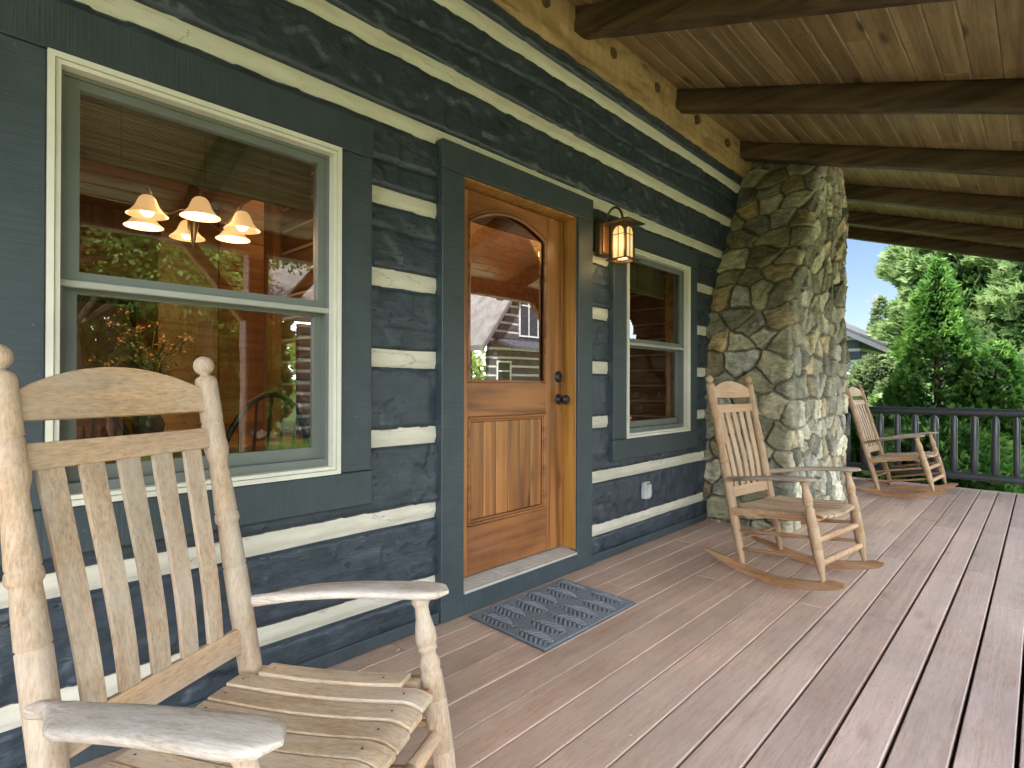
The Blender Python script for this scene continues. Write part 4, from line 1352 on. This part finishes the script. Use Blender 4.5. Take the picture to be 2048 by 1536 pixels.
vs_ = thing('flower_vase', 'vase of pale orange flowers standing on the dining table', 'flower vase', (.80, 1.22, .857))
mb = MB(); mb.lathe((0, 0, 0), (0, 0, .2), [(0, .05), (.02, .06), (.09, .075), (.15, .05), (.18, .035), (.20, .04)], 18); mb.build('vase', plain('glazed vase', (.12, .13, .12), .25), vs_)
mst = plain('flower stems', (.09, .14, .05), .7); mfl = plain('pale orange petals', (.72, .45, .22), .6, vary=.35)
mb = MB(); mf = MB()
for k in range(26):
    a = random.uniform(0, 2 * PI); r_ = random.uniform(.05, .26); h = random.uniform(.36, .66)
    tip = (r_ * math.cos(a), r_ * math.sin(a), h)
    mb.tube([(0, 0, .17), (tip[0] * .4, tip[1] * .4, .2 + h * .4), tip], .003, 5)
    for q in range(14):
        c = Vector(tip) + Vector((random.gauss(0, .02), random.gauss(0, .02), random.gauss(0, .012)))
        e = Euler((random.uniform(-.8, .8), random.uniform(-.8, .8), random.uniform(0, 6))).to_matrix()
        mf.add([c + e @ Vector(p) for p in ((-.010, 0, 0), (0, -.006, .002), (.012, 0, 0), (0, .006, .002))], [[0, 1, 2, 3]])
    for q in range(5):
        f = random.uniform(.4, .9); c = Vector((0, 0, .17)).lerp(Vector(tip), f)
        e = Euler((random.uniform(-.8, .8), random.uniform(-.8, .8), random.uniform(0, 6))).to_matrix()
        mb.add([c + e @ Vector(p) for p in ((0, 0, 0), (.025, -.007, .004), (.06, 0, 0), (.025, .007, .004))], [[0, 1, 2, 3]])
mb.build('stems', mst, vs_); mf.build('blossoms', mfl, vs_)

pf = thing('picture_frame', 'dark framed picture on the dining room back wall', 'picture', (.98, 4.18, 0))
MB().ring(-.42, .42, 1.1, 1.95, .05, .05, .05, .05, -.03, .015).build('frame', M['iron'], pf)
MB().box(-.37, .37, -.012, .01, 1.15, 1.90, 0).build('print', plain('beige print', (.42, .37, .25), .5, vary=.4, bscale=30), pf)

# ------------------------------------------------------------------ ground
GZ = -.50
def ground():
    m, nt, b = new_mat('lawn')
    v, tr = coords(nt, False)
    c = ramp(nt, noise(nt, v, .6, 8., .65), [(.3, (.045, .085, .018)), (.7, (.10, .16, .04))])
    nt.links.new(c, b.inputs['Base Color']); b.inputs['Roughness'].default_value = .95
    b.inputs['Specular IOR Level'].default_value = .1
    nt.links.new(bump(nt, noise(nt, v, 25., 4.), .8, .05), b.inputs['Normal'])
    return m
M['lawn'] = ground()
mb = MB(); n = 60
X, Y = np.meshgrid(np.linspace(-1, 1, n), np.linspace(-1, 1, n), indexing='ij')
X = np.sign(X) * np.abs(X) ** 3 * 900; Y = np.sign(Y) * np.abs(Y) ** 3 * 900
dist = np.hypot(X, Y)
Z = GZ + np.where(dist > 30, (dist - 30) * .012, 0) + vnoise(X * .05, Y * .05, 5) * np.clip((dist - 20) * .03, 0, 3)
mb.grid(np.stack([X, Y, Z], -1)); o = mb.build('ground', M['lawn']); o['kind'] = 'structure'
mb = MB()
mb.prism([(-14, -10.2), (-6, -9.4), (4, -9.2), (9, -10.5), (14, -12.7), (40, -12.7), (40, -6.4), (13, -5.6), (9, -4.1), (-14, -4.0)], GZ + .004, GZ + .012, axis='z')
o = mb.build('driveway', M['concrete']); o['kind'] = 'structure'

# ------------------------------------------------------------------ foliage
def norm(a): return a / (np.linalg.norm(a, axis=-1, keepdims=True) + 1e-9)
def blades_mesh(name, O, D, Wd, tint, mat, parent):
    """one diamond blade per row: origin O, direction*length D, half width vector Wd"""
    n = len(O)
    V = np.stack([O, O + D * .45 + Wd, O + D, O + D * .45 - Wd], 1).reshape(-1, 3)
    F = np.arange(n * 4, dtype=np.int32)
    me = bpy.data.meshes.new(name)
    me.vertices.add(n * 4); me.vertices.foreach_set('co', V.astype(np.float32).ravel())
    me.loops.add(n * 4); me.loops.foreach_set('vertex_index', F)
    me.polygons.add(n); me.polygons.foreach_set('loop_start', np.arange(0, n * 4, 4, dtype=np.int32))
    a = me.attributes.new('tint', 'FLOAT_COLOR', 'FACE')
    t = np.ones((n, 4), np.float32); t[:, 0] = np.clip(tint, 0, 1); t[:, 1] = rng.random(n)
    a.data.foreach_set('color', t.ravel())
    me.update(calc_edges=True)
    me.materials.append(mat)
    o = bpy.data.objects.new(name, me); COL.objects.link(o); o.parent = parent
    return o

def sprays(C, Dn, size, fan=6, spread=.95, width=.17):
    """flat fans of narrow blades at C pointing along Dn"""
    n = len(C)
    rnd = norm(rng.normal(size=(n, 3)))
    side = norm(np.cross(Dn, rnd))
    O = []; D = []; Wd = []; K = []
    for k in range(fan):
        a = (k / (fan - 1) - .5) * 2 * spread + rng.normal(0, .12, n)
        L = size * (1.0 - .45 * np.abs(a) / spread * .9) * rng.uniform(.8, 1.2, n)
        d = norm(Dn * np.cos(a)[:, None] + side * np.sin(a)[:, None] + rng.normal(0, .10, (n, 3)))
        nrm_ = np.cross(Dn, side)
        w = norm(np.cross(d, nrm_)) * (L * width)[:, None]
        O.append(C - d * (L * .06)[:, None]); D.append(d * L[:, None]); Wd.append(w); K.append(np.abs(a) / spread)
    return np.concatenate(O), np.concatenate(D), np.concatenate(Wd), np.concatenate(K)

def conifer(name, label, base, height, prof, n, size, mat, group=None, cat='evergreen tree', zmin=.05, fan=6, gapz=None, droop=.1, bark_r=.07, lumps=.25):
    t = thing(name, label, cat, base, group=group)
    zs, rs = np.array(prof).T
    # sample height by surface area
    z = rng.random(n * 3); r = np.interp(z, zs, rs)
    keep = rng.random(n * 3) < (r / rs.max()) * .85 + .08
    z = z[keep][:n]; n = len(z); r = np.interp(z, zs, rs)
    th = rng.random(n) * 2 * PI
    lump = 1 + lumps * 2 * vnoise(th * 1.6 + 10, z * height * 2.2, 3) + lumps * vnoise(th * 4 + 3, z * height * 5, 8)
    lump = np.where(True, lump, lump)
    dep = rng.random(n) ** 2.2             # 0 = at the surface
    rr = r * lump * (1 - .55 * dep)
    C = np.stack([rr * np.cos(th), rr * np.sin(th), z * height], -1)
    out = np.stack([np.cos(th), np.sin(th), np.full(n, .55) + rng.normal(0, .25, n)], -1) + rng.normal(0, .28, (n, 3))
    out[:, 2] -= droop
    Dn = norm(out)
    if gapz is not None:
        g0, g1, a0, a1, p_ = gapz
        ang_ = np.mod(th, 2 * PI)
        kill = (z * height > g0) & (z * height < g1) & (ang_ > a0) & (ang_ < a1) & (rng.random(n) < p_)
        C, Dn, dep = C[~kill], Dn[~kill], dep[~kill]; lump = lump[~kill]
    O, D, Wd, K = sprays(C, Dn, size, fan)
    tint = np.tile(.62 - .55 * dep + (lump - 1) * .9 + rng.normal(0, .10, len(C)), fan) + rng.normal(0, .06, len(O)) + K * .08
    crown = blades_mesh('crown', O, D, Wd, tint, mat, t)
    mb = MB()
    mb.tube([(0, 0, -.05), (.02, 0, height * .35), (0, .02, height * .7), (0, 0, height * .96)], [bark_r, bark_r * .75, bark_r * .4, bark_r * .08], 10)
    for k in range(int(26)):
        zz_ = random.uniform(.08, .75); a = random.uniform(0, 2 * PI); r_ = float(np.interp(zz_, zs, rs)) * .8
        mb.tube([(0, 0, zz_ * height), (r_ * .5 * math.cos(a), r_ * .5 * math.sin(a), zz_ * height + r_ * .25), (r_ * math.cos(a + .2), r_ * math.sin(a + .2), zz_ * height + r_ * .5)], [bark_r * .22, bark_r * .13, .003], 5)
    mb.build('trunk', M['bark'], t)
    return t

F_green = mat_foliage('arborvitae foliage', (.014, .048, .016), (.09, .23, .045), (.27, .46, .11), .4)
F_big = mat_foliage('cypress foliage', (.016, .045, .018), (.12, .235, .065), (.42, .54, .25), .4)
F_pale = mat_foliage('pale shrub foliage', (.05, .09, .03), (.16, .25, .09), (.32, .40, .20), .4)
F_leaf = mat_foliage('broad leaf foliage', (.07, .14, .03), (.22, .34, .07), (.44, .54, .16), .5)

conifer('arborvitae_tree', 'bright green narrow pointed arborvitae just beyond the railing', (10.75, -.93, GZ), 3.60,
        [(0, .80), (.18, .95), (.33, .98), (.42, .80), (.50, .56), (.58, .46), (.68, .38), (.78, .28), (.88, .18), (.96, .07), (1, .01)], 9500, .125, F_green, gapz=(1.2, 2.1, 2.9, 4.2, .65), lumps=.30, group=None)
conifer('arborvitae_shrub', 'dark green bushy arborvitae with rounded top to the right of the pointed one', (10.55, -1.62, GZ), 2.28,
        [(0, .6), (.25, .75), (.5, .62), (.7, .46), (.85, .30), (.95, .14), (1, .02)], 5200, .12, F_green, lumps=.35)
conifer('low_evergreen', 'low dark evergreen filling in behind the balusters', (9.7, -1.1, GZ), 1.15,
        [(0, .8), (.3, 1.0), (.6, .8), (.85, .5), (1, .1)], 4200, .12, F_green, lumps=.4, cat='evergreen shrub')
conifer('low_evergreen', 'low evergreen at the left end of the railing by the chimney', (10.6, .35, GZ), 1.25,
        [(0, .7), (.3, .8), (.6, .66), (.85, .4), (1, .1)], 3000, .12, F_green, lumps=.4, cat='evergreen shrub')
GB = 'tall sunlit cypress trees behind the arborvitae'
BP = [(0, 1.25), (.15, 1.45), (.5, 1.4), (.7, 1.25), (.85, .9), (.95, .4), (1, .05)]
conifer('cypress_tree', 'tall sunlit cypress with pale sprays, leftmost of the big trees against the sky', (17.6, -.80, GZ), 8.2, BP, 15000, .27, F_big, GB, lumps=.30, bark_r=.16)
conifer('cypress_tree', 'tall sunlit cypress filling the right edge of the view beyond the porch', (16.8, -2.55, GZ), 8.6, BP, 15000, .27, F_big, GB, lumps=.30, bark_r=.16)
conifer('cypress_tree', 'tall shaded cypress between and behind the two big ones', (20.5, -1.9, GZ), 9.0, BP, 7000, .32, F_big, GB, lumps=.30, bark_r=.16)
conifer('cypress_shrub', 'pale green rounded bush at the far right, lower than the tall trees', (13.2, -2.15, GZ), 2.45,
        [(0, .6), (.3, .72), (.6, .62), (.85, .4), (1, .05)], 4200, .15, F_big, lumps=.3)
conifer('cypress_tree', 'small slim pointed evergreen rising above the outbuilding roof', (24.5, 2.25, GZ), 4.95,
        [(0, .55), (.3, .62), (.6, .5), (.8, .33), (.93, .16), (1, .02)], 3500, .2, F_pale, lumps=.25)
conifer('pale_shrub', 'pale sunlit shrub in front of the outbuilding log wall', (17.0, 1.05, GZ), 2.45,
        [(0, .62), (.3, .72), (.6, .66), (.85, .46), (1, .1)], 4200, .17, F_pale, lumps=.3, cat='shrub')
conifer('pale_shrub', 'pale sunlit shrub just left of the pointed arborvitae', (15.2, .20, GZ), 1.95,
        [(0, .62), (.3, .72), (.6, .66), (.85, .46), (1, .1)], 4200, .15, F_pale, lumps=.3, cat='shrub')

# thin bare tree top, far off
dt = thing('bare_tree', 'thin reddish bare tree top against the sky, far beyond the outbuilding', 'tree', (40, 5.35, GZ))
mb = MB()
mb.tube([(0, 0, 0), (.03, .03, 4), (0, 0, 7.3)], [.09, .06, .015], 8)
for k in range(60):
    z = random.uniform(4.8, 7.2); a = random.uniform(0, 2 * PI); r_ = random.uniform(.15, .5)
    mb.tube([(0, 0, z), (r_ * .5 * math.cos(a), r_ * .5 * math.sin(a), z + .12), (r_ * math.cos(a), r_ * math.sin(a), z + random.uniform(.1, .4))], [.014, .010, .004], 4)
mb.build('branches', plain('reddish twigs', (.36, .26, .22), .8), dt)

# grass near the porch end
n = 9000
O = np.stack([rng.uniform(8.25, 16, n), rng.uniform(-3.5, 2.2, n), np.full(n, GZ)], -1)
D = np.stack([rng.normal(0, .04, n), rng.normal(0, .04, n), rng.uniform(.06, .20, n)], -1)
a = rng.random(n) * PI
Wd = np.stack([np.cos(a) * .006, np.sin(a) * .006, 0 * a], -1)
o = blades_mesh('lawn_grass', O, D, Wd, rng.uniform(.3, .9, n), F_green, None)
tag(o, None, None, kind='stuff')

# broad leaved trees across the yard (seen mirrored in the panes)
def broad(label, base, h, cr, n, size, group):
    t = thing('shade_tree', label, 'shade tree', base, group=group)
    mb = MB()
    tr_h = h * .42
    mb.tube([(0, 0, -.1), (.06, .03, tr_h * .5), (-.04, .05, tr_h), (.05, 0, h * .8)], [.20, .16, .13, .03], 12)
    cl = []
    for k in range(15):
        a = random.uniform(0, 2 * PI); e = random.uniform(-.25, 1.0)
        c = Vector((cr * .72 * math.cos(a) * math.cos(e * .9), cr * .72 * math.sin(a) * math.cos(e * .9), h * .60 + e * h * .30))
        cl.append(c)
        z0 = random.uniform(.35, .62) * h
        p0 = Vector((0, 0, z0))
        mb.tube([p0, p0.lerp(c, .5) + Vector((0, 0, .15)), c], [.065, .04, .012], 7)
    mb.build('trunk', M['bark'], t)
    ids = rng.integers(0, len(cl), n)
    C = np.array([c[:] for c in cl])[ids]
    d = norm(rng.normal(size=(n, 3))) * (rng.random(n) ** .45)[:, None] * np.array([1, 1, .75]) * cr * .50
    P = C + d
    dirn = norm(norm(d) + rng.normal(0, .6, (n, 3)) + np.array([0, 0, -.3]))
    w = norm(np.cross(dirn, rng.normal(size=(n, 3))))
    L = size * rng.uniform(.7, 1.3, n)
    tint = .35 + .35 * (d[:, 2] / (cr * .5)) + rng.normal(0, .15, n)
    blades_mesh('crown', P, dirn * L[:, None], w * (L * .32)[:, None], tint, F_leaf, t)
GS = 'shade trees across the yard mirrored in the window'
broad('leafy shade tree across the yard mirrored in the left of the wide window', (2.0, -11.5, GZ), 7.5, 2.7, 15000, .13, GS)
broad('two limbed shade tree across the yard mirrored in the middle of the wide window', (4.9, -13.0, GZ), 8.5, 3.0, 15000, .135, GS)
broad('shade tree further back mirrored behind the nearer ones', (3.2, -18.0, GZ), 10.5, 4.0, 15000, .19, GS)
broad('shade tree mirrored at the far left edge of the wide window', (.2, -14.0, GZ), 8.0, 3.0, 15000, .16, GS)
for i, (x, y, h) in enumerate(((1.2, -15.5, 6.2), (3.3, -16.2, 7.2), (5.4, -16.4, 6.6), (7.2, -17.2, 7.0))):
    conifer('hedge_tree', ('dense tall hedge tree mirrored at the left of the wide window', 'dense tall hedge tree mirrored second from the left in the wide window', 'dense tall hedge tree mirrored behind the two limbed shade tree', 'dense tall hedge tree mirrored beside the mirrored porch post')[i], (x, y, GZ), h,
            [(0, 1.1), (.2, 1.45), (.6, 1.35), (.85, .8), (1, .05)], 11000, .26, F_leaf, 'dense hedge trees at the back of the yard', lumps=.3, bark_r=.12)

# far woods ring: reads as one mass
n = 26000
a = rng.random(n) * 2 * PI
R0 = 75 + rng.random(n) * 25
hh = (4.5 + 4 * (vnoise(a * 8, 0 * a, 3) + .5)) * (R0 / 75)
O = np.stack([R0 * np.cos(a), R0 * np.sin(a), GZ + .5 + rng.random(n) ** .8 * hh], -1)
D = norm(rng.normal(size=(n, 3))) * rng.uniform(.9, 1.9, n)[:, None]
Wd = norm(np.cross(D, rng.normal(size=(n, 3)))) * rng.uniform(.4, .8, n)[:, None]
o = blades_mesh('woods', O, D, Wd, .35 + .3 * (O[:, 2] - GZ) / hh + rng.normal(0, .12, n), F_leaf, None)
tag(o, None, None, kind='stuff')

# ------------------------------------------------------------------ outbuilding behind the chimney
ob = thing('log_outbuilding', 'grey log outbuilding with pale chinking and a low roof beyond the chimney', 'outbuilding', (20.4, 2.05, GZ))
mb = MB()
y0, z0 = 1.25 - 2.05, 2.36 - GZ
def orf(y): return z0 + (y - y0) * .548
yr = y0 + 4.6
mb.prism([(y0, z0 - .02), (yr, orf(yr) - .02), (yr + 4.6, z0 - .02), (yr + 4.6, z0 + .05), (yr, orf(yr) + .06), (y0, z0 + .05)], -.55, 7, axis='x')
mb.build('roof', plain('dark grey shingles', (.085, .085, .09), .85, 0., .6, 18, .3), ob)
mb = MB()
mb.prism([(y0 + .01, z0 - .19), (yr, orf(yr) - .19), (yr, orf(yr) - .022), (y0 + .01, z0 - .022)], -.54, -.50, axis='x')
mb.build('fascia', plain('grey fascia boards', (.13, .14, .16), .7), ob)
mb = MB()
for k in range(14):
    y = y0 + .05 + k * .16
    mb.box(-.49, .0, y, y + .15, 0, .02, .003, None, Matrix.Translation((0, 0, orf(y) - .08 - y * .548)) @ Matrix.Rotation(0, 4, 'X') @ Matrix(((1, 0, 0, 0), (0, 1, 0, 0), (0, .548, 1, 0), (0, 0, 0, 1))))
mb.build('soffit', plain('soffit boards', (.10, .10, .11), .7), ob)
mb = MB(); mc = MB(); k = 0
while k * .36 < 4.2:
    z = k * .36
    ymax = min(6, 7.6 - max(0, (z - 2.6) / .548)); ymin = max(.0, (z + .36 - orf(0)) / .548 + .05)
    if ymax > ymin + .2:
        mb.box(0, 6.5, ymin, ymax, z, z + .27, .03); mc.box(.03, 6.47, ymin + .03, ymax - .03, z + .27, z + .36, 0)
    k += 1
mb.build('wall_log', M['slate_paint'], ob); mc.build('chinking', M['chink_far'], ob)

# ------------------------------------------------------------------ log house across the drive (seen mirrored in the door glass)
hs = thing('log_house', 'slate log house with pale chinking and grey roof mirrored in the door glass', 'log house', (15.4, -13.8, GZ))
def H(x, z): return (x - 15.4, z - GZ)
GXR = 25.4; xm = (15.2 + GXR) / 2; zt = 2.75 + (xm - 15.2) * 1.25
mb = MB(); mc = MB(); k = 0
z = 0
while z < zt - GZ - .3:
    zabs = z + GZ
    if zabs < 2.5: xa, xb = 15.75, GXR - .5
    else: xa = 15.3 + (zabs + .36 - 2.75) / 1.25 + .2; xb = GXR - (xa - 15.2)
    if xb - xa > .4:
        a, b_ = xa - 15.4, xb - 15.4
        mb.box(a, b_, -.25, 0, z, z + .26, .03); mc.box(a + .02, b_ - .02, -.22, -.04, z + .26, z + .36, 0)
    z += .36
mb.build('wall_log', M['slate_paint'], hs); mc.build('chinking', M['chink_far'], hs)
mb = MB()
zl = 2.55
mb.prism([H(14.9, zl), H(xm, zl + (xm - 14.9) * 1.25), H(GXR + .3, zl), H(GXR + .3, zl + .22), H(xm, zl + (xm - 14.9) * 1.25 + .24), H(14.9, zl + .22)], .5, -9)
mb.build('roof', M['shingle'], hs)
mb = MB()
mb.prism([H(14.88, zl - .02), H(xm, zl + (xm - 14.9) * 1.25 - .02), H(xm, zl + (xm - 14.9) * 1.25 + .12), H(14.88, zl + .14)], .55, .505)
mb.prism([H(GXR + .32, zl - .02), H(xm, zl + (xm - 14.9) * 1.25 - .02), H(xm, zl + (xm - 14.9) * 1.25 + .12), H(GXR + .32, zl + .14)], .55, .505)
mb.build('fascia', plain('slate fascia', (.10, .11, .13), .6), hs)
mb = MB()    # side wing roof facing the cabin
mb.prism([(-.6, 3.2 - GZ), (-4.8, 6.2 - GZ), (-4.8, 6.1 - GZ), (-.6, 3.1 - GZ)], -7.9, -.3, axis='x')
mb.build('wing_roof', M['shingle'], hs)
mb = MB(); mc = MB()
for k in range(10):
    mb.box(-7.2, .3, -1.2, -1.0, k * .36, k * .36 + .26, .03); mc.box(-7.2, .3, -1.18, -1.03, k * .36 + .26, k * .36 + .36, 0)
mb.build('wing_log', M['slate_paint'], hs); mc.build('wing_chinking', M['chink_far'], hs)
mb = MB()
mb.prism([(1.15, 2.72 - GZ), (.0, 3.10 - GZ), (.0, 2.98 - GZ), (1.15, 2.60 - GZ)], .6, 9.5, axis='x')
mb.build('pent_roof', M['slate_paint'], hs)
def hwin(x0, x1, z0, z1, nx):
    f = MB(); w = x1 - x0
    f.ring(x0 - 15.4, x1 - 15.4, z0 - GZ, z1 - GZ, .07, .07, .07, .07, .04, .0)
    for i in range(1, nx): f.box(x0 - 15.4 + w * i / nx - .025, x0 - 15.4 + w * i / nx + .025, .0, .038, z0 - GZ + .07, z1 - GZ - .07, .0)
    f.box(x0 - 15.4 + .07, x1 - 15.4 - .07, .002, .034, (z0 + z1) / 2 + .35 - GZ, (z0 + z1) / 2 + .40 - GZ, 0)
    wo = f.build('window', M['white_paint'], hs)
    MB().box(x0 - 15.4 + .02, x1 - 15.4 - .02, .001, .012, z0 + .02 - GZ, z1 - .02 - GZ, 0).build('glazing', M['dark_glass'], wo)
hwin(17.45, 19.9, 3.25, 5.2, 4); hwin(16.15, 17.0, .6, 2.2, 1); hwin(19.2, 21.4, .4, 2.2, 2)

# ------------------------------------------------------------------ world, sun, camera
sun_dir = Vector((-.50, .66, 0)).normalized()
ELEV = math.radians(54)
to_sun = Vector((sun_dir.x * math.cos(ELEV), sun_dir.y * math.cos(ELEV), math.sin(ELEV)))
FILL_CLOUD = 70.0
w = bpy.data.worlds.new('World'); scene.world = w; w.use_nodes = True
nt = w.node_tree
sky = nt.nodes.new('ShaderNodeTexSky'); sky.sky_type = 'NISHITA'; sky.sun_disc = False
sky.sun_elevation = ELEV; sky.sun_rotation = math.atan2(sun_dir.x, sun_dir.y)
sky.altitude = 600; sky.air_density = 1.0; sky.dust_density = 1.4; sky.ozone_density = 1.0
bg = nt.nodes['Background']
tcw = nt.nodes.new('ShaderNodeTexCoord')
# bright cloud bank added in the unseen sky as fill light for the porch
sx = nd(nt, 'ShaderNodeSeparateXYZ', i0=tcw.outputs['Generated'])
cn = noise(nt, mapping(nt, tcw.outputs['Generated'], (1.6, 1.6, 3.2)), 1.5, 7., .58)
away = ramp(nt, math_(nt, 'MULTIPLY', sx.outputs[1], -1.), [(.05, 0.), (.40, 1.)])
low = ramp(nt, sx.outputs[2], [(.0, .8), (.1, 1.), (.45, .85), (.75, .30), (.95, .1)])
cf = ramp(nt, math_(nt, 'ADD', cn, math_(nt, 'MULTIPLY', away, .22)), [(.56, 0.), (.66, 1.)])
cf = math_(nt, 'MULTIPLY', math_(nt, 'MULTIPLY', cf, away), low)
cl = ramp(nt, cn, [(.35, (FILL_CLOUD*.74, FILL_CLOUD*.84, FILL_CLOUD*.98)), (.6, (FILL_CLOUD*.92, FILL_CLOUD*.98, FILL_CLOUD*1.06))])
sm = mixc(nt, cf, sky.outputs[0], cl)
nt.links.new(sm, bg.inputs['Color']); bg.inputs['Strength'].default_value = .20
sl = bpy.data.lights.new('sun', 'SUN'); sl.energy = 14.; sl.angle = math.radians(.53); sl.color = (1., .95, .86)
so = bpy.data.objects.new('sun', sl); COL.objects.link(so); so.location = (0, 0, 20)
so.rotation_euler = (-to_sun).to_track_quat('-Z', 'Y').to_euler()

cam = bpy.data.cameras.new('camera'); co = bpy.data.objects.new('camera', cam); COL.objects.link(co)
Rm = ((0.6877927723314828, 0.0047609793060851375, 0.7258914763272951), (-0.7259015124588543, 0.0005912071891933076, 0.6877984041010908), (0.002845441709304836, -0.9999884917088329, 0.003862630110750075))
mw = Matrix(((Rm[0][0], -Rm[0][1], -Rm[0][2], 0), (Rm[1][0], -Rm[1][1], -Rm[1][2], -2.1), (Rm[2][0], -Rm[2][1], -Rm[2][2], 1.149), (0, 0, 0, 1)))
co.matrix_world = mw
cam.sensor_width = 36; cam.lens = 1120 / 2048 * 36
cam.clip_start = .05; cam.clip_end = 3000
scene.camera = co

scene.render.engine = 'CYCLES'
scene.cycles.max_bounces = 10; scene.cycles.diffuse_bounces = 5; scene.cycles.glossy_bounces = 4
scene.cycles.transparent_max_bounces = 16; scene.cycles.caustics_reflective = False; scene.cycles.caustics_refractive = False
scene.cycles.sample_clamp_indirect = 6
scene.cycles.use_denoising = True
try:
    scene.cycles.denoiser = 'OPENIMAGEDENOISE'
except Exception:
    pass
scene.view_settings.view_transform = 'Standard'; scene.view_settings.look = 'None'; scene.view_settings.exposure = 0; scene.view_settings.gamma = 1
